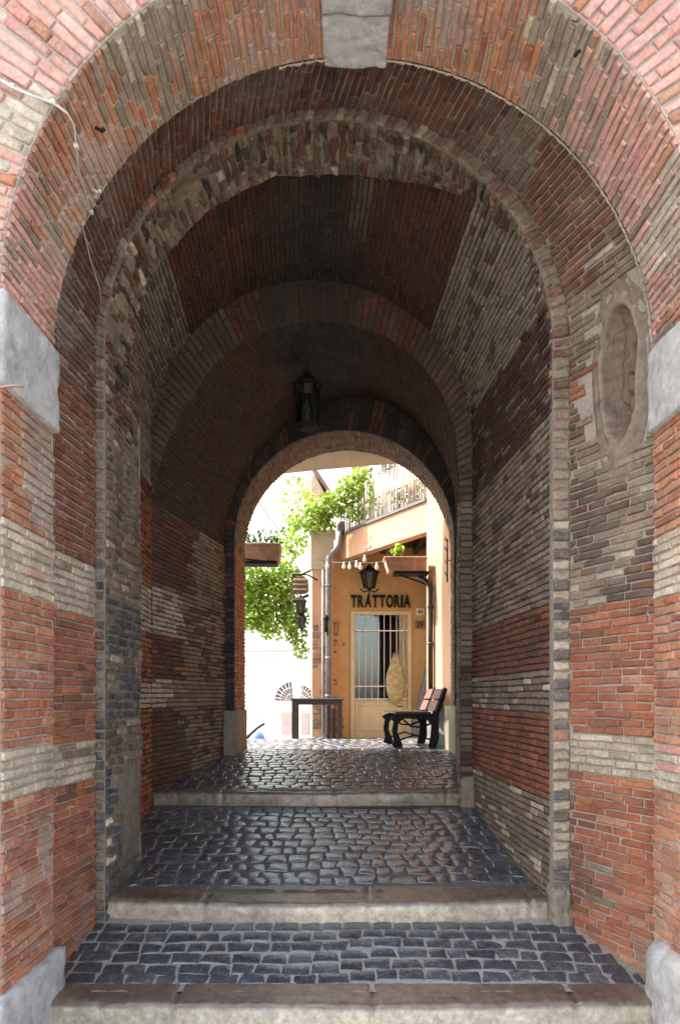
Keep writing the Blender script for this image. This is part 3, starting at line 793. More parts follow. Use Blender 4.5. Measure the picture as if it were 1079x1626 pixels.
# ------------------------------------------------------------------ materials of the square beyond
M_OCHRE = weathered('ochre_plaster', base=(.54, .345, .15), amt=.6, fine=.14, bump=.35, bscale=30, stain=(.52, .34, .2), grain=6, darkamt=.25, dark=(.40, .20, .07))
M_PEACH = weathered('peach_plaster', base=(.54, .32, .19), amt=.25, fine=.08, bump=.3, bscale=30, stain=(.62, .48, .36), grain=6, darkamt=.15, dark=(.45, .25, .12))
M_GREYPL = weathered('beige_plaster', base=(.50, .42, .31), amt=.4, fine=.12, bump=.4, bscale=30, stain=(.34, .28, .21), grain=8, darkamt=.3)
M_WHITE = weathered('white_plaster', base=(.80, .78, .74), amt=.2, fine=.05, bump=.2, bscale=20, stain=(.68, .66, .62), grain=4, darkamt=.05)
M_SLATE = plain('grey_dado_paint', (.13, .12, .12), .8, bump=.3, bscale=20)
M_IRON = plain('black_iron', (.016, .014, .013), .7, 0.0, spec=.2, bump=.25, bscale=50)
M_WOODD = plain('dark_wood', (.045, .026, .018), .5, bump=.3, bscale=30, var=.3)
M_WOODR = plain('worn_red_wood', (.15, .075, .06), .5, bump=.3, bscale=30, var=.3)
M_CREAMP = plain('cream_door_paint', (.60, .50, .30), .5, bump=.15, bscale=20, var=.1, vscale=5)
M_WHITEP = plain('white_painted_iron', (.78, .75, .66), .45, var=.05)
M_PIPE = plain('grey_zinc_pipe', (.20, .20, .205), .6, 0.0, var=.2, vscale=8)
M_COPPER = plain('brown_copper_pipe', (.28, .17, .11), .5, .3, var=.2)
M_TERRA = plain('terracotta', (.48, .26, .17), .85, bump=.5, bscale=30, var=.2)
M_BAMBOO = plain('bleached_cane', (.62, .56, .44), .7, var=.3, vscale=7)
M_SOIL = plain('soil', (.05, .035, .025), .95, bump=.8)
M_ROOF = plain('brown_roof_tile', (.17, .11, .08), .85, bump=.6, bscale=25, var=.3)
M_CREAMW = plain('white_porcelain', (.8, .8, .78), .2)
M_BLUE = plain('blue_cloth', (.10, .20, .52), .6, bump=.3, bscale=12, var=.15)
M_CABLE = plain('white_cable', (.46, .43, .38), .6, var=.15)
M_BCABLE = plain('black_cable', (.03, .03, .03), .6)
def leafmat(name, c1, c2, trans=.45):
    m, t, b = newmat(name)
    gi = N(t, 'ShaderNodeVertexColor', layer_name='Col')
    r = ramp(t, gi.outputs[0], [(0.0, c1), (1.0, c2)])
    t.links.new(r.outputs[0], b.inputs['Base Color']); b.inputs['Roughness'].default_value = .5
    tr = N(t, 'ShaderNodeBsdfTranslucent'); t.links.new(r.outputs[0], tr.inputs[0])
    ms = N(t, 'ShaderNodeMixShader'); ms.inputs[0].default_value = trans
    t.links.new(b.outputs[0], ms.inputs[1]); t.links.new(tr.outputs[0], ms.inputs[2])
    t.links.new(ms.outputs[0], t.nodes['Material Output'].inputs[0]); return m
M_LEAF = leafmat('vine_leaf', (.12, .23, .015), (.44, .58, .09))
M_LEAF2 = leafmat('bushy_leaf', (.04, .11, .02), (.14, .28, .05))
def glassmat(name, col, rough=.03, alpha=.35):
    m, t, b = newmat(name)
    gl = N(t, 'ShaderNodeBsdfGlossy'); gl.inputs['Roughness'].default_value = rough; gl.inputs[0].default_value = (.9, .92, .9, 1)
    tr = N(t, 'ShaderNodeBsdfTransparent'); tr.inputs[0].default_value = (*col, 1)
    fr = N(t, 'ShaderNodeFresnel'); fr.inputs[0].default_value = 1.5
    mr = N(t, 'ShaderNodeMath', operation='MULTIPLY_ADD'); mr.inputs[1].default_value = .8; mr.inputs[2].default_value = alpha
    t.links.new(fr.outputs[0], mr.inputs[0])
    ms = N(t, 'ShaderNodeMixShader'); t.links.new(mr.outputs[0], ms.inputs[0]); t.links.new(tr.outputs[0], ms.inputs[1]); t.links.new(gl.outputs[0], ms.inputs[2])
    t.links.new(ms.outputs[0], t.nodes['Material Output'].inputs[0]); return m
M_GLASS = glassmat('window_glass', (.6, .62, .58), .02, .06)
M_LGLASS = glassmat('lantern_glass', (.28, .28, .22), .35, .015)
M_DARKGL = plain('dark_window', (.05, .05, .055), .15, spec=.6)
M_INT = plain('dark_interior', (.05, .045, .04), .9)
M_GOLD = plain('straw_gold', (.36, .30, .16), .7, bump=.6, bscale=35, var=.35, vscale=20)

def leaves(mb, cen, rad, n, size, col=None, droop=.3, power=1.0):
    for _ in range(n):
        while True:
            q = Vector((random.uniform(-1, 1), random.uniform(-1, 1), random.uniform(-1, 1)))
            if q.length <= 1: break
        p = Vector((cen[0] + q.x * rad[0], cen[1] + q.y * rad[1], cen[2] + q.z * rad[2]))
        leaf(mb, p, size * random.uniform(.6, 1.3), random.random())
def leaf(mb, p, s, shade, lobes=True):
    n = Vector((random.gauss(0, .7), random.gauss(0, .7), random.uniform(.1, 1))).normalized()
    a = n.orthogonal().normalized(); a.rotate(Matrix.Rotation(random.uniform(0, 6.28), 3, n)); b = n.cross(a)
    sh = [(0, 0), (.32, .10), (.50, .42), (.26, .52), (.14, 1.0), (-.14, .98), (-.28, .5), (-.52, .40), (-.30, .08)]
    vs = [p + a * x * s + b * (y - .3) * s + n * (.12 * s * (abs(x) * 2) ** 2 * -1) for x, y in sh]
    k = shade
    mb.add(vs, [(0, 1, 2, 3), (0, 3, 4, 5), (0, 5, 6), (0, 6, 7, 8)], (k, k, k), 0)

# ------------------------------------------------------------------ trattoria building: door wall, corner pier, overhanging terrace
TR = empty('trattoria_building', (.6, 11.0, -.72), 'ochre plastered trattoria building with grey pier and sloping-edged terrace above the door', 'building')
DW = 11.0
xdl, xdr = P(556, 0, DW).x, P(653, 0, DW).x
ztop_door = P(0, 971, DW).z; zfloor = -.75
mb = MB()
for a, b in (((-.16, DW, -1.6), (xdl, DW + .25, 2.6)), ((xdr, DW, -1.6), (1.9, DW + .25, 2.6)), ((xdl, DW + .002, ztop_door), (xdr, DW + .248, 2.6))):
    mb.box(a, b)
mb.build('door_wall', M_OCHRE, TR)
# corner pier with patches of exposed brick
mb = MB(); xp0, xp1 = P(494, 0, 10.8).x, P(528, 0, 10.8).x
mb.box((xp0, 10.8, -1.8), (xp1, 11.2, P(0, 905, 10.8).z), bev=.015)
mb.box((xp0 - .015, 10.785, P(0, 905, 10.8).z), (xp1 + .02, 11.2, P(0, 846, 10.8).z), bev=.01, mi=1)
mb.box((xp0 - .04, 10.76, P(0, 848, 10.8).z), (xp1 + .05, 11.25, P(0, 843, 10.8).z + .012), bev=.008, mi=1)
pf = lambda u, v: Vector((xp0 + u, 10.797, v))
mk = lambda u, v: fbm(u * 3 + 2, v * .9, 5, 2.0) > .02 and v < 1.2
lay(mb, pf, -.7, 1.35, (.012, xp1 - xp0 - .015), .062, (.2, .11, .25), lambda c, u, v: pick(TAN, PINK, .5), proud=.004, rnd=.003, mi=2, mask=mk, inward=to_front)
pf2 = lambda u, v: Vector((xp1 + .01 + u, 10.997, v))
lay(mb, pf2, -.7, 1.3, lambda v: (0, .16 + .05 * math.sin(v * 9)), .062, (.12, .2), lambda c, u, v: pick(TAN, ORANGE, .3), proud=.004, rnd=.003, mi=2, mask=lambda u, v: fbm(u * 3, v * 1.2, 9, 2.0) > -.12, inward=to_front)
mb.build('corner_pier', [M_PEACH, M_GREYPL, M_BRICK], TR)
# side wall behind the pier (left flank), back and room
mb = MB()
mb.box((xp0, 11.2, -2.2), (xp0 + .25, 14.5, P(0, 846, 10.8).z)); mb.box((xp0, 14.3, -2.2), (3.6, 14.5, 2.7))
mb.box((xp0 + .26, 11.26, 2.45), (3.6, 14.29, 2.6))
mb.build('side_wall', M_GREYPL, TR)
# terrace slab running diagonally towards the passage
tA = Vector((P(541, 0, 10.8).x, 10.8)); tB = Vector((P(677, 0, 8.93).x, 8.93))
dt = (tB - tA); L_t = dt.length; dt.normalize(); nt_ = Vector((-dt.y, dt.x)); 
if nt_.y < 0: nt_ = -nt_
def quadprism(mb, pts2, z0, z1, mi=0):
    n = len(pts2); vs = [(p[0], p[1], z0) for p in pts2] + [(p[0], p[1], z1) for p in pts2]
    mb.add(vs, [tuple(range(n))[::-1], tuple(range(n, 2 * n))] + [(i, (i + 1) % n, (i + 1) % n + n, i + n) for i in range(n)], (1, 1, 1), mi)
zb, zt_ = 2.33, 2.76
mb = MB()
e = tA + nt_ * .16; f = tB + nt_ * .16
quadprism(mb, [tA, tB, f, e], zb, zt_)
mb.build('terrace_edge', M_PEACH, TR)
mb = MB(); quadprism(mb, [e, f, (1.9, 9.2), (1.9, 11.0), (.0, 11.0)], zb + .26, zt_ - .03)
mb.build('terrace_underside', M_WOODD, TR)
for k in range(6):
    mb = MB()
    x = .15 + k * .28; yj = 10.8 + (x - tA.x) / (tB.x - tA.x) * (8.93 - 10.8) + .45; mb.box((x, yj, zb + .14), (x + .08, 10.99, zb + .255)); mb.build('joist', M_WOODD, TR)
mb = MB(); a0 = tA - nt_ * .03 - dt * .05; b0 = tB - nt_ * .03
quadprism(mb, [a0, b0, b0 + nt_ * .25, a0 + nt_ * .25], zt_ + .002, zt_ + .045)
mb.build('terrace_coping', M_SLATE, TR)
# right-hand side wall that reaches back to the passage
SW = [(1.228, 8.93), (1.455, 7.93), (4.6, 7.93), (4.6, 13.0), (1.93, 13.0), (1.93, 10.99), (1.55, 10.99)]
mb = MB(); quadprism(mb, SW, -1.6, 6.5); 
mb.build('flank_wall', M_PEACH, TR)
q0, q1 = Vector((1.228, 8.93)), Vector((1.455, 7.93)); dq = (q1 - q0); Lq = dq.length; dq.normalize(); nq = Vector((dq.y, -dq.x))
if nq.x > 0: nq = -nq
mb = MB()
g0 = q0 + nq * .012 + dq * .02; g1 = q1 + nq * .012
quadprism(mb, [g0, g1, q1 - nq * .02, q0 - nq * .02 + dq * .02], -1.0, P(0, 1120, 8.4).z)
mb.build('dado', M_SLATE, TR)['label'] = 'dark grey painted dado behind the bench'
# grey wedge beside the door
mb = MB(); mb.prism([(P(655, 0, 10.6).x, -.74), (P(690, 0, 10.6).x, -.74), (P(690, 0, 10.6).x, P(0, 1040, 10.6).z), (P(679, 0, 10.6).x, P(0, 1060, 10.6).z)], 10.55, 10.98)
mb.build('grey_wedge', M_SLATE, TR)['label'] = 'dark grey sloping wedge beside the cream door'
# door
dr = empty('door', (0, 0, 0), None, None); dr.parent = TR; dr.matrix_parent_inverse = Matrix.Translation(-TR.location)
dr['label'] = 'cream glazed door behind a white iron grille'
mb = MB(); fw = .075; yd = DW - .03
mb.box((xdl, yd, zfloor), (xdl + fw, yd + .1, ztop_door), bev=.006); mb.box((xdr - fw, yd, zfloor), (xdr, yd + .1, ztop_door), bev=.006)
mb.box((xdl + fw + .001, yd, ztop_door - .06), (xdr - fw - .001, yd + .1, ztop_door), bev=.006)
zmid = P(0, 1112, DW).z
mb.build('frame', M_CREAMP, dr)
mb = MB(); xl_, xr_ = xdl + fw + .003, xdr - fw - .003
mb.box((xl_, yd + .03, zfloor + .01), (xr_, yd + .07, zmid), bev=.004)
mb.box((xl_ + .06, yd + .018, zfloor + .14), (xr_ - .06, yd + .029, zfloor + .17), bev=.003)
mb.box((xl_ + .06, yd + .018, zmid - .09), (xr_ - .06, yd + .029, zmid - .06), bev=.003)
mb.box((xl_ + .06, yd + .018, zfloor + .17), (xl_ + .085, yd + .029, zmid - .09), bev=.003)
mb.box((xr_ - .085, yd + .018, zfloor + .17), (xr_ - .06, yd + .029, zmid - .09), bev=.003)
mb.box(((xl_ + xr_) / 2 - .015, yd + .02, zfloor + .02), ((xl_ + xr_) / 2 + .015, yd + .0295, zmid - .1), bev=.003)
mb.build('panel', M_CREAMP, dr)
mb = MB(); mb.box((xl_, yd + .045, zmid + .001), (xr_, yd + .053, ztop_door - .061)); mb.build('pane', M_GLASS, dr)
for k in range(8):
    x = lerp(xl_ + .02, xr_ - .02, (k + .5) / 8)
    mb = MB(); mb.tube([(x, yd + .005, zmid - .02), (x, yd + .005, ztop_door - .03)], .0075, 6); mb.build('grille_bar', M_WHITEP, dr)
for z in (P(0, 1002, DW).z, P(0, 1090, DW).z, zmid + .02):
    mb = MB(); mb.box((xl_ - .01, yd - .004, z - .009), (xr_ + .01, yd + .004, z + .009)); mb.build('grille_bar', M_WHITEP, dr)
mb = MB(); mb.tube([(xdr - .16, yd + .0, P(0, 1122, DW).z), (xdr - .16, yd - .05, P(0, 1122, DW).z), (xdr - .25, yd - .05, P(0, 1122, DW).z)], .009, 6); mb.build('handle', M_IRON, dr)
# dark room behind the glass and the things standing in it
mb = MB()
mb.box((xdl - .5, 12.6, -1.0), (xdr + .4, 12.65, 2.4)); mb.box((xdl - .5, 11.26, -.8), (xdr + .4, 12.6, -.72))
mb.box((xdl - .55, 11.26, -1), (xdl - .5, 12.6, 2.4)); mb.box((xdr + .4, 11.26, -1), (xdr + .45, 12.6, 2.4))
mb.build('room', M_INT, TR)
mb = MB(); mb.box((xdl + .02, 11.27, -.70), (xdr - .02, 11.75, P(0, 1108, 11.3).z), bev=.01)
o = mb.build('sideboard', M_WOODD); tag(o, 'dark sideboard standing just behind the door glass', 'sideboard')
for k, (px, hh, rr) in enumerate(((575, .10, .05), (590, .14, .06), (603, .11, .07), (613, .18, .06), (641, .15, .08))):
    mb = MB(); c = P(px, 1108, 11.4)
    mb.lathe([(rr * .5, 0), (rr * .55, .01), (rr, hh * .5), (rr * .95, hh * .8), (rr * .6, hh), (rr * .5, hh * .98)], (c.x, 11.45, c.z * 11.3 / 11.4 + .006), 12)
    o = mb.build('crockery', M_CREAMW)
    tag(o, ['small white bowl at the left end behind the door glass', 'white jug second from left behind the door glass', 'wide white bowl in the middle behind the door glass',
            'tall white jar left of the straw ornament behind the door glass', 'white jar right of the straw ornament behind the door glass'][k], 'crockery', 'white crockery behind the door glass')
# straw-coloured spindle modelled in place of a reflection in the door glass
mb = MB(); c = P(627, 1085, DW)
prof = []
for k in range(13):
    t = k / 12; z = lerp(-.38, .47, t)
    r_ = .15 * math.sin(math.pi * min(1, t * 1.02) ** .85) ** .7 + .02
    prof.append((r_, z))
mb.lathe(prof, (0, 0, 0), 14)
mb.v = [(x * 1.0 + c.x, y * .3 + DW - .11, z + c.z) for x, y, z in mb.v]
for k in range(18):
    a = 2 * math.pi * k / 18; mb.tube([(c.x + .03 * math.cos(a), DW - .11, c.z - .36), (c.x + (.15 + .02 * random.random()) * math.cos(a), DW - .11 + .05 * math.sin(a), c.z + random.uniform(-.1, .15)), (c.x + .04 * math.cos(a), DW - .11, c.z + .50 + random.uniform(-.05, .04))], .006, 4)
o = mb.build('reflection_spindle', M_GOLD); tag(o, 'tall straw-coloured spindle ornament standing in for a reflection in the door glass', 'ornament')
# sign letters
SG = empty('shop_sign', (P(604, 0, DW).x, DW - .02, P(0, 955, DW).z), 'row of dark raised capital letters above the cream door', 'sign')
def letter(ch, x, z, h, wdt, y, mat, parent, depth=.012, name='letter'):
    cu = bpy.data.curves.new('lt', 'FONT'); cu.body = ch; cu.size = h * 1.38; cu.extrude = depth; cu.offset = h * .055; cu.align_x = 'CENTER'
    ob = bpy.data.objects.new('lt', cu); COL.objects.link(ob)
    dg = bpy.context.evaluated_depsgraph_get(); me = bpy.data.meshes.new_from_object(ob.evaluated_get(dg))
    bpy.data.objects.remove(ob); 
    xs = [v.co.x for v in me.vertices]; W_ = max(xs) - min(xs); cx_ = (max(xs) + min(xs)) / 2
    for v in me.vertices:
        X, Y, Z = v.co; v.co = (x + (X - cx_) * wdt / W_, y + (-Z), z + Y)
    me.materials.clear(); me.materials.append(mat); me.name = name
    o = bpy.data.objects.new(name, me); COL.objects.link(o)
    if parent is not None: o.parent = parent; o.matrix_parent_inverse = Matrix.Translation(-parent.location)
    return o
px = 556.0; zl = P(0, 964, DW).z; hh = P(0, 945, DW).z - zl
for ch, wp in zip('TRATTORIA', (11, 11, 12, 11, 11, 12.5, 11, 4.2, 12)):
    o = letter(ch, P(px + wp / 2, 0, DW).x, zl, hh, wp / 1000 * DW * .90, DW - .025, M_IRON, SG)
    o['label'] = 'dark raised capital letter ' + ch
    px += wp
# two number plates on the right of the door
NPL = empty('number_plate', (P(667, 0, DW).x, DW - .01, P(0, 972, DW).z), 'small white enamel house number plate right of the door', 'number plate', 'plates right of the door')
mb = MB(); a = P(660, 966, DW); b = P(673, 977, DW); mb.box((a.x, DW - .012, b.z), (b.x, DW - .001, a.z), bev=.004); mb.build('plate', M_WHITEP, NPL)
letter('43', (a.x + b.x) / 2, b.z + .03, .065, .095, DW - .0135, M_SLATE, NPL, .001, 'number')
NPL = empty('number_plate', (P(667, 0, DW).x, DW - .01, P(0, 992, DW).z), 'brown house number plate under the white one', 'number plate', 'plates right of the door')
mb = MB(); a = P(658, 985, DW); b = P(674, 999, DW); mb.box((a.x, DW - .012, b.z), (b.x, DW - .001, a.z), bev=.004); mb.build('plate', M_COPPER, NPL)
letter('39', (a.x + b.x) / 2, b.z + .035, .09, .12, DW - .0135, M_WOODD, NPL, .001, 'number')

# ---- lanterns
def lantern(name, c, s, label, group=None, n=4, top=True, rot=math.pi / 4, holder=None, cat='lantern'):
    """old iron lantern: tapering glazed body, roof with finial, foot; c = centre of the body"""
    L = empty(name, c, label, cat, group); x, y, z = c
    mb = MB(); wt, wb, h = .40 * s, .26 * s, .72 * s
    mb.lathe([(wt * 1.28, h / 2), (wt * 1.30, h / 2 + .03 * s), (wt * .75, h / 2 + .20 * s), (wt * .35, h / 2 + .30 * s), (wt * .30, h / 2 + .36 * s), (wt * .10, h / 2 + .42 * s), (.015 * s, h / 2 + .60 * s)], c, n if n > 4 else 4, rot=rot, smooth=False)
    mb.build('roof', M_IRON, L)
    mb = MB(); mb.lathe([(wb * .9, -h / 2 - .02 * s), (wb * 1.1, -h / 2)], c, n, rot=rot, smooth=False); mb.lathe([(.02 * s, -h / 2 - .2 * s), (.07 * s, -h / 2 - .12 * s), (wb * .5, -h / 2 - .021 * s)], c, 10)
    mb.build('foot', M_IRON, L)
    for k in range(n):
        a = rot + 2 * math.pi * k / n
        mb = MB(); mb.tube([(x + wb * math.cos(a), y + wb * math.sin(a), z - h / 2), (x + wt * 1.02 * math.cos(a), y + wt * 1.02 * math.sin(a), z + h / 2)], .03 * s, 6); mb.build('corner_bar', M_IRON, L)
    mb = MB()
    mb.lathe([(wb * .93, -h / 2 + .001), (wt * .94, h / 2 - .001)], c, n, rot=rot, smooth=False); mb.build('pane', M_LGLASS, L)
    mb = MB(); mb.lathe([(.05 * s, -h / 2), (.05 * s, -.05 * s), (.09 * s, .02 * s), (.06 * s, .16 * s), (.01 * s, .2 * s)], c, 8); mb.build('bulb', M_WHITEP, L)
    if holder:
        mb = MB()
        for pts, r_ in holder:
            mb = MB(); mb.tube(pts, r_, 7); mb.build('bracket', M_IRON, L)
    return L
c = P(586, 922, 10.75)
s_ = .35
lantern('wall_lantern', c, s_, 'black iron wall lantern above the middle of the shop sign letters', n=6, rot=0,
        holder=[([(c.x, DW, c.z - .30), (c.x, DW - .12, c.z - .30), (c.x, c.y, c.z - .20)], .012), ([(c.x - .16, c.y, c.z - .14), (c.x - .10, c.y, c.z - .19), (c.x, c.y, c.z - .17), (c.x + .10, c.y, c.z - .19), (c.x + .16, c.y, c.z - .14)], .012)])
# big lantern in the passage
c = P(487, 645, 6.25); crown = 3.42
LT = empty('passage_lantern', c, 'large dark glazed lantern hanging from the sooty crown of the passage', 'lantern')
x, y, z = c; hw, hh2 = .125, .185
mb = MB(); mb.lathe([(hw * 1.25, hh2), (hw * 1.28, hh2 + .02), (hw * .8, hh2 + .07), (hw * .3, hh2 + .13), (.03, hh2 + .17)], c, 6, rot=.25, smooth=False); mb.build('roof', M_IRON, LT)
mb = MB(); mb.lathe([(hw * .6, -hh2 - .05), (hw * 1.02, -hh2 - .012), (hw * 1.02, -hh2)], c, 6, rot=.25, smooth=False); mb.build('foot', M_IRON, LT)
for k in range(6):
    a = .25 + math.pi / 3 * k
    mb = MB(); mb.tube([(x + hw * math.cos(a), y + hw * math.sin(a), z - hh2), (x + hw * math.cos(a), y + hw * math.sin(a), z + hh2)], .011, 6); mb.build('corner_bar', M_IRON, LT)
mb = MB(); mb.lathe([(hw * .95, -hh2 + .001), (hw * .95, hh2 - .001)], c, 6, rot=.25, smooth=False); mb.build('pane', M_LGLASS, LT)
mb = MB()
for k in range(6):
    a = .25 + math.pi / 3 * (k + .5); e_ = Vector((-math.sin(a), math.cos(a), 0)); cc = Vector((x + hw * .885 * math.cos(a), y + hw * .885 * math.sin(a), z))
    for sg in (-1, 1):
        mb.tube([cc + e_ * sg * .045 + Vector((0, 0, q)) * 1 if abs(q) > .12 else cc + e_ * sg * (.008 + .037 * (abs(q) / .12) ** 1.5) + Vector((0, 0, q)) for q in [-.18, -.12, -.06, 0, .06, .12, .18]], .004, 5)
mb.build('tracery', M_IRON, LT)
mb = MB(); mb.lathe([(.03, -hh2), (.03, -.08), (.035, -.02), (.02, .05), (.005, .08)], c, 8); mb.build('bulb', M_WHITEP, LT)
mb = MB(); mb.tube([(x, y, z + hh2 + .15), (x, y, crown + .0)], .010, 6); mb.lathe([(.07, 0), (.06, .03), (.02, .06)], (x, y, crown - .09), 10); mb.build('hanging_rod', M_IRON, LT)

# lanterns and sign hanging left of the pier
c = P(477, 965, 10.3)
lantern('hanging_lantern', c, .27, 'small black lantern hanging just under the carved wooden board', 'small lanterns in front of the vine', n=4,
        holder=[([(c.x, c.y, c.z + .24), (c.x, c.y, P(0, 945, 10.3).z)], .01)])
c2 = P(479, 990, 10.3)
lantern('hanging_lantern', c2, .22, 'lower and smaller black lantern hanging below the other one in front of the vine', 'small lanterns in front of the vine', n=4)
BD = empty('hanging_board', P(477, 930, 10.35), 'carved brown wooden board on an iron arm left of the pier', 'board')
mb = MB(); a = P(463, 915, 10.35); b = P(490, 944, 10.35)
mb.prism([(a.x, b.z + .04), (a.x + .05, b.z), (b.x - .04, b.z + .01), (b.x, b.z + .06), (b.x - .01, a.z - .06), (b.x - .08, a.z), (a.x + .07, a.z - .015), (a.x, a.z - .05)], 10.32, 10.37); mb.build('board', M_ROOF, BD)
mb = MB()
for k in range(3): mb.box((a.x + .03, 10.30, b.z + .06 + k * .08), (b.x - .03, 10.319, b.z + .09 + k * .08), bev=.006)
mb.build('carving', M_GOLD, BD)
mb = MB(); mb.tube([(b.x + .12, 10.80, a.z + .02), (b.x - .02, 10.5, a.z + .05), (a.x, 10.35, a.z + .03)], .014, 6)
mb.build('bracket', M_IRON, BD); mb = MB(); mb.tube([(a.x + .05, 10.36, b.z), (a.x - .02, 10.3, b.z - .25), (b.x - .03, 10.3, b.z - .55)], .006, 5); mb.build('chain', M_IRON, BD)

# pipes on the pier
mb = MB(); y = 10.72
p = [P(541, 838, y), P(537, 868, y), P(522, 886, y), P(521, 905, y), P(521, 1165, y)]
mb.tube(p, .048, 12)
for py in (930, 985, 1045, 1105): q = P(521, py, y); mb.lathe([(.056, -.02), (.056, .02)], (q.x, q.y, q.z), 12)
q = P(541, 838, y); mb.lathe([(.06, -.06), (.075, .06), (.075, .10)], (q.x, q.y, q.z), 12)
o = mb.build('drainpipe', M_PIPE); tag(o, 'thick grey downpipe bending round the corner pier', 'drainpipe')
mb = MB(); mb.tube([P(512, 905, 10.76), P(512, 1170, 10.76)], .016, 8); 
for py in (925, 990, 1080): q = P(512, py, 10.76); mb.box((q.x - .03, 10.75, q.z - .01), (q.x + .03, 10.785, q.z + .01))
o = mb.build('conduit', M_CABLE); tag(o, 'thin pale conduit left of the thick downpipe', 'conduit')
mb = MB(); q = P(517, 985, 10.66)
mb.lathe([(.02, -.20), (.035, -.12), (.025, -.05), (.05, .02), (.045, .06), (.015, .09)], q, 10); mb.tube([q + Vector((0, 0, .08)), q + Vector((0, .06, .10))], .01, 6); mb.tube([q + Vector((0, 0, -.1)), q + Vector((.03, 0, -.18)), q + Vector((.02, 0, -.26))], .014, 6)
o = mb.build('door_knocker', M_IRON); tag(o, 'black iron figure fixed on the grey downpipe', 'ornament')

# ---- terrace railing of canes with flower pots
RL = empty('cane_railing', (tA.x, tA.y, zt_ + .045), 'railing of close-set bleached canes along the terrace edge', 'railing')
def tp(s, off=.04): q = tA + dt * s + nt_ * off; return q
nb = 62
for k in range(nb):
    s = L_t * (k + .5) / nb; q = tp(s, .05 + random.uniform(-.012, .012)); h = random.uniform(.86, 1.05); r_ = random.uniform(.007, .014)
    mb = MB(); mb.tube([(q.x, q.y, zt_ + .045), (q.x + random.uniform(-.02, .02), q.y, zt_ + .045 + h)], r_, 6); mb.build('cane', M_BAMBOO, RL)
for zz, off in ((.40, .085), (.78, .085)):
    mb = MB(); a = tp(0, off); b = tp(L_t, off); mb.tube([(a.x, a.y, zt_ + zz), (b.x, b.y, zt_ + zz)], .014, 6); mb.build('rail', M_WOODD, RL)
for k, (s, hh_, rr) in enumerate(((2.0, .15, .10), (1.62, .19, .11), (1.25, .15, .09), (.55, .18, .10))):
    q = tp(s, .28); mb = MB(); mb.lathe([(rr * .65, 0), (rr * .95, hh_ * .8), (rr * 1.08, hh_ * .81), (rr * 1.08, hh_), (rr * .9, hh_)], (q.x, q.y, zt_ + .006), 14)
    o = mb.build('flower_pot', M_TERRA); tag(o, ['terracotta pot at the right end behind the cane railing', 'largest terracotta pot second from right behind the canes', 'small terracotta pot in the middle behind the canes', 'terracotta pot at the left behind the canes'][k], 'flower pot', 'terracotta pots behind the canes')
    mb = MB(); leaves(mb, (q.x, q.y, zt_ + hh_ + .18), (.14, .14, .18), 60, .06); 
    for i in range(5): mb.tube([(q.x, q.y, zt_ + hh_), (q.x + random.uniform(-.08, .08), q.y, zt_ + hh_ + .25)], .004, 4, (.1, .1, .1))
    o = mb.build('potted_plant', M_LEAF2, recalc=False); tag(o, ['leafy plant in the pot at the right end behind the canes', 'leafy plant in the largest pot second from right', 'leafy plant in the small middle pot behind the canes', 'leafy plant in the leftmost pot behind the canes'][k], 'plant', 'plants in the terrace pots')
q = P(600, 728, 9.9)
mb = MB(); mb.box((q.x + .0, 9.6, q.z - .05), (q.x + .42, 9.85, q.z + .13), bev=.02); o = mb.build('flower_box', M_TERRA)
o.location.z = 0; tag(o, 'terracotta flower box high on the terrace shelf under the arch', 'flower box')
mb = MB(); mb.box((q.x - .05, 9.55, q.z - .09), (q.x + .9, 9.9, q.z - .052)); 
for xx in (q.x + .85,): mb.box((xx, 9.7, zt_ + .0), (xx + .05, 9.75, q.z - .091))
o = mb.build('shelf', M_WOODD); tag(o, 'dark shelf standing on the terrace under the flower box', 'shelf')

# ---- flower boxes with brackets at the passage mouth
def planter(x0, x1, y0, y1, z0, z1, label, holder):
    mb = MB(); t_ = .03
    mb.prism([(x0 + .05, z0), (x1 - .02, z0), (x1, z1), (x0, z1)], y0, y1, mi=0)
    mb.box((x0 - .015, y0 - .015, z1 + .001), (x1 + .005, y1 + .015, z1 + .035), bev=.008)
    mb.box((x0 + .03, y0 + .03, z1 + .036), (x1 - .03, y1 - .03, z1 + .042), mi=1)
    o = mb.build('flower_box', [M_TERRA, M_SOIL]); tag(o, label, 'flower box', 'terracotta boxes at the passage mouth')
    return o
a = P(610, 891, 8.75); b = P(676, 909, 8.75)
planter(a.x, b.x - .005, 8.62, 8.88, b.z, a.z, 'terracotta flower box with one small plant, right of the wall lantern', None)
mb = MB(); mb.box((a.x + .12, 8.64, b.z - .035), (b.x + .03, 8.9, b.z - .002), bev=.005)
mb.tube([(a.x + .2, 8.75, b.z - .03), (b.x - .06, 8.8, b.z - .13), (b.x + .02, 8.85, b.z - .16)], .012, 6)
o = mb.build('wall_bracket', M_IRON); tag(o, 'dark iron bracket under the right flower box', 'bracket')
pp = P(634, 889, 8.75)
mb = MB()
for i in range(7):
    tip = pp + Vector((random.uniform(-.10, .10), random.uniform(-.08, .08), random.uniform(.10, .24)))
    mb.tube([pp + Vector((0, 0, -.0)), (pp + tip) / 2 + Vector((0, 0, .02)), tip], .004, 4, (.2, .2, .2))
    for j in range(6): leaf(mb, lerp(pp, tip, random.uniform(.4, 1.05)) + Vector((random.uniform(-.03, .03),) * 3), .085, random.uniform(.5, 1))
o = mb.build('basil_plant', M_LEAF, recalc=False); tag(o, 'bright green small plant in the right flower box', 'plant')
a = P(383, 870, 8.25); b = P(446, 893, 8.25)
planter(a.x - .25, b.x, 8.12, 8.38, b.z, a.z, 'terracotta flower box with trailing grassy plants at the left passage mouth', None)
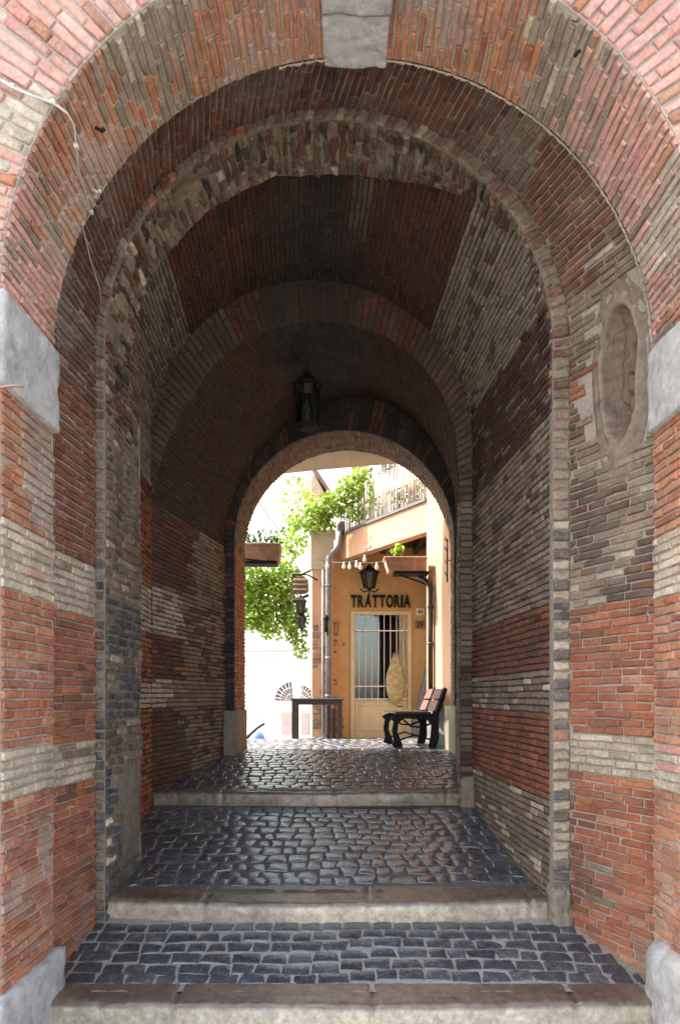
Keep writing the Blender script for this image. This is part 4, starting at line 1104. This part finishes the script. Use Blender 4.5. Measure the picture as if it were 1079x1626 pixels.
mb = MB(); mb.box((a.x - .22, 8.14, b.z - .04), (b.x - .05, 8.36, b.z - .002), bev=.005); mb.tube([(a.x - .2, 8.25, b.z - .04), (a.x - .2, D_E + .0, b.z - .2)], .014, 6); mb.tube([(b.x - .12, 8.14, b.z - .02), (b.x - .5, D_E, b.z - .02)], .012, 6)
o = mb.build('wall_bracket', M_IRON); tag(o, 'dark iron tray bracket under the left flower box', 'bracket')
mb = MB()
for i in range(60):
    q = Vector((random.uniform(a.x - .2, b.x - .03), random.uniform(8.15, 8.35), a.z + .03)); tip = q + Vector((random.uniform(-.10, .13), random.uniform(-.08, .08), random.uniform(.06, .26)))
    mb.tube([q, (q + tip) / 2 + Vector((0, 0, .03)), tip], .003, 4, (.3, .3, .3))
    for j in range(5): leaf(mb, lerp(q, tip, random.random()), .04, random.random())
o = mb.build('trailing_plant', M_LEAF2, recalc=False); tag(o, 'feathery green plants growing in the left flower box', 'plant')

# ---- vines
def vine(name, blobs, size, label, mat=M_LEAF, stems=()):
    root = empty(name, Vector(blobs[0][0]), label, 'vine')
    mb = MB()
    for cen, rad, n in blobs: leaves(mb, cen, rad, int(n * 1.5), size * .8)
    mb.build('foliage', mat, root, recalc=False)
    mb = MB()
    for pts, r_ in stems: mb.tube(pts, r_, 6)
    mb.build('stem', M_WOODD, root); return root
def bl(x, y, d, rx, rz, n, ry=.3): c = P(x, y, d); return (tuple(c), (rx / 1000 * d, ry, rz / 1000 * d), n)
vine('hanging_vine', [bl(470, 800, 11.6, 26, 50, 150), bl(462, 862, 11.5, 30, 26, 200), bl(420, 905, 11.4, 40, 16, 160), bl(418, 962, 11.3, 48, 46, 1300), bl(395, 925, 11.3, 30, 35, 420), bl(450, 925, 11.4, 32, 34, 480), bl(470, 985, 11.3, 22, 42, 420), bl(478, 1030, 11.3, 14, 18, 60), bl(440, 1005, 11.2, 34, 14, 110), bl(400, 985, 11.3, 18, 22, 90), bl(455, 890, 11.3, 22, 24, 60)],
     .085, 'big bright green vine hanging over the square left of the pier',
     stems=[([P(360, 900, 11.5), P(405, 935, 11.4), P(450, 925, 11.4), P(495, 905, 11.3)], .02), ([P(410, 985, 11.3), P(440, 965, 11.3), P(490, 945, 11.3)], .03), ([P(470, 930, 11.3), P(478, 990, 11.3), P(480, 1035, 11.3)], .008)])
vine('climbing_vine', [bl(575, 752, 10.2, 18, 14, 90, .2), bl(555, 778, 10.3, 24, 22, 260, .2), bl(525, 802, 10.4, 26, 22, 280, .2), bl(500, 822, 10.5, 26, 24, 280, .2), bl(474, 832, 10.6, 26, 14, 120, .2), bl(560, 815, 10.35, 26, 18, 110, .1), bl(585, 790, 10.1, 8, 25, 34, .1), bl(520, 835, 10.5, 14, 10, 50, .15), bl(490, 790, 10.6, 12, 16, 30, .15)],
     .075, 'yellow-green vine climbing from the pier top up over the cane railing',
     stems=[([P(497, 845, 10.7), P(520, 812, 10.5), P(552, 780, 10.4), P(592, 742, 10.1)], .014)])
# gable roof beyond the terrace
GR = empty('gabled_roof', P(505, 800, 13.5), 'small brown pointed gable behind the climbing vine', 'roof')
mb = MB(); a = P(494, 845, 13.5); b = P(500, 748, 13.5); c = P(524, 790, 13.5); d_ = P(524, 845, 13.5)
mb.prism([(a.x, a.z), (P(494, 760, 13.5).x, P(494, 760, 13.5).z), (b.x, b.z - .1), (c.x - .05, c.z - .06), (d_.x - .08, d_.z)], 13.45, 14.2); mb.build('gable_wall', M_GREYPL, GR)
mb = MB(); mb.prism([(b.x - .06, b.z), (b.x, b.z + .04), (c.x + .08, c.z), (c.x + .08, c.z - .07), (b.x, b.z - .09)], 13.35, 14.3); mb.build('tiles', M_ROOF, GR)

# ---- string lights
def string(pts, nbulb, label, group, drop=.05):
    root = empty('string_lights', pts[0], label, 'string lights', group)
    mb = MB(); full = []
    for a, b in zip(pts, pts[1:]):
        for k in range(8):
            t = k / 8; q = lerp(Vector(a), Vector(b), t); q.z -= .12 * (b - a).length / 2 * 4 * t * (1 - t) * .5; full.append(q)
    full.append(Vector(pts[-1])); mb.tube(full, .005, 5); mb.build('cable', M_BCABLE if drop > .04 else M_CABLE, root)
    for k in range(nbulb):
        q = full[int((k + .5) / nbulb * (len(full) - 1))]
        mb = MB(); mb.lathe([(.012, .0), (.013, -.03), (.026, -.055), (.03, -.08), (.018, -.105), (.004, -.112)], q, 8); mb.build('bulb', M_BULB, root)
M_BULB = plain('frosted_bulb', (.85, .70, .62), .2, var=.03)
string([P(590, 850, 9.3), P(577, 885, 9.6), P(555, 893, 10.0), P(500, 888, 10.6)], 5, 'string of frosted bulbs looping from the terrace edge to the pier', 'strings of bulbs over the square')
string([P(612, 890, 8.9), P(560, 891, 9.9), P(506, 889, 10.7)], 4, 'nearly level string of bulbs from the right flower box to the pier', 'strings of bulbs over the square')
string([P(482, 745, 10.9), P(476, 800, 11.0), P(470, 850, 11.0), P(466, 905, 11.0)], 7, 'string of dark bulbs dropping through the vine left of the pier', 'strings of bulbs over the square')
mb = MB(); mb.tube([P(392, 770, 9.6), P(405, 790, 10), P(440, 838, 11), P(470, 870, 12)], .008, 5)
o = mb.build('overhead_wire', M_BCABLE); tag(o, 'dark wire slanting down from the arch into the vine', 'wire')
mb = MB(); mb.tube([P(470, 740, 12), P(560, 742, 12), P(640, 741, 12)], .006, 5)
o = mb.build('overhead_wire', M_BCABLE); tag(o, 'thin level wire crossing the sky under the crown of the arch', 'wire')

# eave slab over the rear arch
mb = MB()
mb.add([], [])
vs = [(-1.6, D_E + .001, 3.16), (1.6, D_E + .001, 3.16), (1.0, 8.35, 3.10), (-.2, 8.62, 3.10), (-1.6, 8.80, 3.02)]
n = 5
mb.add([(x, y, z) for x, y, z in vs] + [(x, y, z + .16) for x, y, z in vs], [(4, 3, 2, 1, 0), (5, 6, 7, 8, 9)] + [(i, (i + 1) % n, (i + 1) % n + n, i + n) for i in range(n)])
o = mb.build('plaster_eave', M_GREYPL, GATE); o['label'] = 'pale plaster eave over the rear arch'

# ---- black downpipe on the flank wall
mb = MB(); q = q0 + dq * .28 + nq * .05; qa = q0 + dq * .02 + nq * .06
zt2 = P(0, 925, 8.7).z; mb.tube([(qa.x - .05, qa.y, zt2 + .10), (qa.x + .03, qa.y - .1, zt2 + .04), (q.x, q.y, zt2 - .08), (q.x, q.y, P(0, 1100, 8.65).z)], .036, 10)
for zz in (zt2 - .35, zt2 - .85): mb.lathe([(.044, -.015), (.044, .015)], (q.x, q.y, zz), 10)
o = mb.build('black_pipe', M_WOODD); tag(o, 'dark brown pipe curving down the peach wall behind the bench', 'pipe')
for zz, k in ((.98, 0), (.7, 1)):
    pass
mb = MB(); q = q0 + dq * .85 + nq * .04; zc = P(0, 890, 8.1).z
mb.tube([(q.x, q.y, zc - .28), (q.x, q.y, zc + .28)], .010, 6)
for t in (-.2, -.05, .12, .24): mb.tube([(q.x, q.y, zc + t), (q.x - .035, q.y - .02, zc + t + .03), (q.x - .02, q.y, zc + t + .06)], .006, 5)
mb.tube([(q.x, q.y, zc), (q.x + .05, q.y + .0, zc)], .008, 5)
o = mb.build('iron_scroll', M_IRON); tag(o, 'wrought iron scroll fixed high on the pale wall near the arch', 'ironwork')

# ---- bench
BN = empty('park_bench', (.98, 8.3, -.66), 'dark bench with black cast iron ends and reddish back boards', 'bench')
BN.rotation_euler = (0, 0, 0)
fzb = -.658
def bx(u, y, h): return (.70 + u + (y - 7.95) * -.10, y, fzb + h)
for y in (7.98, 8.62):
    mb = MB()
    fr = [(.02, .0), (.10, 0), (.08, .08), (.03, .20), (.04, .30), (.10, .37), (.40, .36), (.46, .28), (.45, .15), (.42, .0), (.52, .0), (.555, .12), (.55, .30), (.555, .42), (.62, .60), (.66, .74), (.63, .765), (.58, .72), (.51, .55), (.47, .43), (.05, .43), (-.03, .40), (-.06, .37), (-.02, .33), (-.04, .22), (-.02, .10), (-.04, .02)]
    poly = [bx(u, y, h) for u, h in fr]
    mb.prism([(p_[0], p_[2]) for p_ in poly], y - .025, y + .025)
    mb.tube([bx(.09, y, .37), bx(.2, y, .27), bx(.32, y, .26), bx(.44, y, .30)], .014, 6); mb.tube([bx(.07, y, .10), bx(.25, y, .16), bx(.46, y, .10)], .012, 6)
    mb.build('end_frame', M_IRON, BN)
for k in range(4):
    u = -.01 + k * .115; mb = MB(); a = bx(u, 7.90, .432); b = bx(u, 8.70, .432)
    mb.add([Vector(a), Vector(a) + Vector((.10, 0, 0)), Vector(b) + Vector((.10, 0, 0)), Vector(b)] + [Vector(a) + Vector((0, 0, .025)), Vector(a) + Vector((.10, 0, .025)), Vector(b) + Vector((.10, 0, .025)), Vector(b) + Vector((0, 0, .025))],
           [(0, 1, 2, 3), (4, 5, 6, 7), (0, 1, 5, 4), (1, 2, 6, 5), (2, 3, 7, 6), (3, 0, 4, 7)]); mb.build('seat_board', M_WOODD, BN)
for k in range(2):
    h0 = .47 + k * .15; u0 = .475 + k * .055; u1 = u0 + .05
    mb = MB(); A_ = [bx(u0, 7.90, h0), bx(u1, 7.90, h0 + .13), bx(u1, 8.70, h0 + .13), bx(u0, 8.70, h0)]
    A_ = [Vector(v) for v in A_]; off = Vector((.025, 0, -.008))
    mb.add(A_ + [v + off for v in A_], [(0, 1, 2, 3), (4, 5, 6, 7), (0, 1, 5, 4), (1, 2, 6, 5), (2, 3, 7, 6), (3, 0, 4, 7)]); mb.build('back_board', M_WOODR, BN)
mb = MB(); mb.tube([bx(.46, 8.3, .43), bx(.535, 8.3, .62), bx(.585, 8.3, .77)], .016, 6); mb.build('back_strap', M_IRON, BN)

# ---- table left of the pier
TB = empty('wooden_table', (-.36, 10.1, -.68), 'high dark wooden table in front of the corner pier', 'table')
zt3 = P(0, 1109, 9.9).z; x0, x1 = P(461, 0, 9.8).x, P(545, 0, 9.8).x; zf3 = -.70
mb = MB(); mb.box((x0, 9.75, zt3 - .035), (x1, 10.45, zt3), bev=.008); mb.build('tabletop', M_WOODD, TB)
mb = MB(); mb.box((x0 + .03, 9.80, zt3 - .10), (x1 - .03, 9.83, zt3 - .036)); mb.box((x0 + .03, 10.37, zt3 - .10), (x1 - .03, 10.40, zt3 - .036)); mb.build('apron', M_WOODD, TB)
for x in (x0 + .02, x1 - .09):
    for y in (9.79, 10.34):
        mb = MB(); mb.box((x, y, zf3 - .1 if y > 10 and x < -.5 else zf3 + .025), (x + .07, y + .07, zt3 - .036), bev=.006); mb.build('leg', M_WOODD, TB)
# dark folded chairs leaning under the table's right end
for k in range(3):
    mb = MB(); x = P(519 + k * 8, 0, 10.2).x; mb.box((x, 10.0 + k * .05, zf3 + .01), (x + .055, 10.3 + k * .04, zt3 - .12 - k * .05), bev=.004)
    for h in (.12, .3, .42): mb.box((x + .056, 10.02 + k * .05, zf3 + h), (x + .066, 10.28, zf3 + h + .05), bev=.003)
    o = mb.build('folded_chair', M_WOODD); tag(o, ['leftmost dark folded chair stored under the right end of the table', 'middle dark folded chair stored under the table', 'rightmost dark folded chair stored under the table'][k], 'folded chair', 'folded chairs under the table')

# ---- white houses far beyond
WH = empty('white_house', (-2.5, 20, -1.9), 'sunlit white house with a low cornice and a fanlight arch beyond the square', 'building')
def wx(x): return P(x, 0, 20).x
mb = MB(); mb.box((-16, 20.0, -2.6), (3, 21.5, P(0, 1033, 20).z)); mb.build('wall', M_WHITE, WH)
mb = MB(); mb.box((-16, 19.88, P(0, 1034, 20).z + .02), (3, 21.5, P(0, 1030, 20).z + .03), bev=.02); mb.box((-16, 19.95, P(0, 1046, 20).z), (3, 19.999, P(0, 1044, 20).z)); mb.build('cornice', M_WHITE, WH)
mb = MB(); mb.box((-16, 21.5, -2.6), (3, 24, 9.0)); mb.build('upper_wall', M_WHITE, WH)
for k, (xa, ya, xb, yb) in enumerate(((455, 810, 478, 765),)):
    A_, B_ = P(xa, ya, 21.5), P(xb, yb, 21.5)
    mb = MB(); mb.box((A_.x, 21.44, A_.z), (B_.x, 21.499, B_.z)); f_ = mb.build('window', M_WHITEP, WH)
    mb = MB(); mb.box((A_.x + .06, 21.42, A_.z + .06), (B_.x - .06, 21.438, B_.z - .06)); mb.build('shutter', M_CREAMP, f_ if False else WH)
def fan(cx, cy, rad, a0, a1, name):
    c = P(cx, cy, 20); r_ = rad / 1000 * 20
    mb = MB(); pts = [(c.x, c.z)] + [(c.x + r_ * math.cos(R(a)), c.z + r_ * math.sin(R(a))) for a in range(a0, a1 + 1, 6)]
    mb.prism(pts, 19.96, 19.995); w_ = mb.build(name, M_WOODR2, WH)
    mb = MB()
    for a in range(a0 + 6, a1, 14): mb.tube([(c.x, 19.95, c.z), (c.x + r_ * math.cos(R(a)), 19.95, c.z + r_ * math.sin(R(a)))], .007, 5)
    for rr in (.35, .68, 1.0): mb.tube([(c.x + r_ * rr * math.cos(R(a)), 19.95, c.z + r_ * rr * math.sin(R(a))) for a in range(a0, a1 + 1, 6)], .009, 5)
    mb.build('fanlight_bars', M_WHITEP, WH)
M_WOODR2 = plain('brown_shutter', (.13, .08, .07), .7)
M_PALEDOOR = plain('pale_pink_shutter', (.50, .34, .30), .7)
fan(465, 1112, 29, 96, 180, 'fanlight'); fan(478, 1112, 24, 0, 84, 'fanlight')
mb = MB(); mb.box((wx(447), 19.95, P(0, 1165, 20).z), (wx(464), 19.999, P(0, 1131, 20).z)); mb.build('shutter', M_PALEDOOR, WH)
mb = MB(); mb.box((wx(480), 19.95, P(0, 1165, 20).z), (wx(492), 19.999, P(0, 1131, 20).z)); mb.build('shutter', M_PALEDOOR, WH)

WH.matrix_world = Matrix.Translation(Vector((wx(452), 20, 0))) @ Matrix.Rotation(R(-14), 4, 'Z') @ Matrix.Translation(-Vector((wx(452), 20, 0))) @ Matrix.Translation(WH.location)
# ---- blue cover and dark handrail at the brow of the street
q = P(408, 1176, 12.6)
mb = MB(); mb.lathe([(.19, -.45), (.18, -.12), (.165, .03), (.14, .10), (.09, .155), (.03, .185), (.002, .19)], (q.x, q.y, q.z), 20)
for z_ in (.03,): mb.lathe([(.172, z_ - .015), (.178, z_), (.172, z_ + .015)], (q.x, q.y, q.z), 20)
o = mb.build('blue_bin', M_BLUE); tag(o, 'rounded blue lid showing over the brow of the street at the left', 'bin')
mb = MB(); pts = [P(386, 1178, 11.0), P(397, 1166, 11.0), P(408, 1156, 11.0), P(420, 1149, 11.0)]
mb.tube(pts, [.03, .03, .028, .02], 8); mb.tube([pts[0], pts[0] + Vector((-.05, 0, -.25))], .025, 8); o = mb.build('handrail', M_WOODD); tag(o, 'dark curved handrail end rising beside the left foot of the arch', 'handrail')

# ---- cable on the front arch, small lamp, iron pieces
def onF(x, y, d, push=0.0): q = P(x, y, d); return q
pts = [P(-8, 120, 2.665), P(20, 137, 2.665), P(50, 150, 2.665), P(85, 162, 2.665), P(106, 178, 2.675), P(118, 198, 2.73), P(121, 232, 2.80), P(125, 270, 2.93), P(133, 330, 3.17), P(137, 362, 3.25), P(143, 410, 3.45), P(150, 455, 3.66), P(160, 478, 3.75), P(185, 500, 3.95), P(215, 528, 4.2)]
c0 = Vector((.07, 0, 1.727))
fix = []
for p in pts:
    r_ = math.hypot(p.x - .07, p.z - 1.727)
    if 2.70 < p.y <= 3.2 and r_ > 1.50: k = 1.50 / r_; p = Vector((.07 + (p.x - .07) * k, p.y, 1.727 + (p.z - 1.727) * k))
    if p.y > 3.2 and p.y < 3.74:
        f = (p.y - 3.2) / .55; cx_ = lerp(.07, -.045, f); sp_ = lerp(1.745, 2.09, f); rr = lerp(1.575, 1.415, f) - .03
        if p.z > sp_: r_ = math.hypot(p.x - cx_, p.z - sp_); k = rr / r_; p = Vector((cx_ + (p.x - cx_) * k, p.y, sp_ + (p.z - sp_) * k))
        else: p = Vector((lerp(A0.xl, A1.xl, f) + .03, p.y, p.z))
    fix.append(p)
mb = MB(); mb.tube(fix, .0038, 8); mb.tube([p + Vector((.004, -.006, -.011)) for p in fix[:5]], .0035, 6)
for k in (1, 3, 6, 8):
    p = fix[k]; mb.box((p.x - .010, p.y - .010, p.z - .010), (p.x + .010, p.y + .01, p.z + .010), bev=.003)
o = mb.build('electric_cable', M_CABLE); tag(o, 'white electric cable clipped round the upper left of the front arch', 'cable')
q = P(270, 670, 5.9)
SL_ = empty('wall_spotlight', q, 'small white spotlight on the dark left wall of the passage', 'spotlight')
mb = MB(); mb.lathe([(.022, -.03), (.028, -.025), (.032, .03), (.026, .038)], (0, 0, 0), 10); M_ = Matrix.Translation(q) @ Matrix.Rotation(R(70), 4, 'Y'); mb.v = [tuple(M_ @ Vector(v)) for v in mb.v]; mb.build('lamp_head', M_WHITEP, SL_)
mb = MB(); mb.tube([q, q + Vector((-.03, .02, .03)), q + Vector((-.10, .04, .05))], .008, 6); mb.box((q.x - .10, q.y + .0, q.z + .02), (q.x - .05, q.y + .07, q.z + .09), bev=.006); mb.build('bracket', M_WHITEP, SL_)
q = P(24, 612, 2.64)
mb = MB(); mb.tube([q + Vector((-.10, .02, 0)), q + Vector((0, 0, 0)), q + Vector((.035, .0, -.004))], .005, 6); o = mb.build('iron_pin', M_COPPER); tag(o, 'rusty pin under the left impost stone', 'pin')
for x, y, d, lab in ((142, 195, 2.93, 'dark nail stub left of the crown beside the cable'), (931, 68, 2.8, 'dark nail stub in the pale patch right of the keystone'), (144, 300, 3.12, 'pale clip stub on the lower left of the front arch')):
    q = P(x, y, d); r_ = math.hypot(q.x - .07, q.z - 1.727); k = 1.53 / r_; a = Vector((.07 + (q.x - .07) * k, d, 1.727 + (q.z - 1.727) * k)); k = 1.475 / r_; b = Vector((.07 + (q.x - .07) * k, d - .01, 1.727 + (q.z - 1.727) * k))
    mb = MB(); mb.tube([a, b], .007, 6); mb.tube([b, b + Vector((.012, 0, .012))], .009, 6); o = mb.build('nail', M_CABLE if 'pale' in lab[:5] else M_IRON); tag(o, lab, 'nail', 'nails in the front arch')
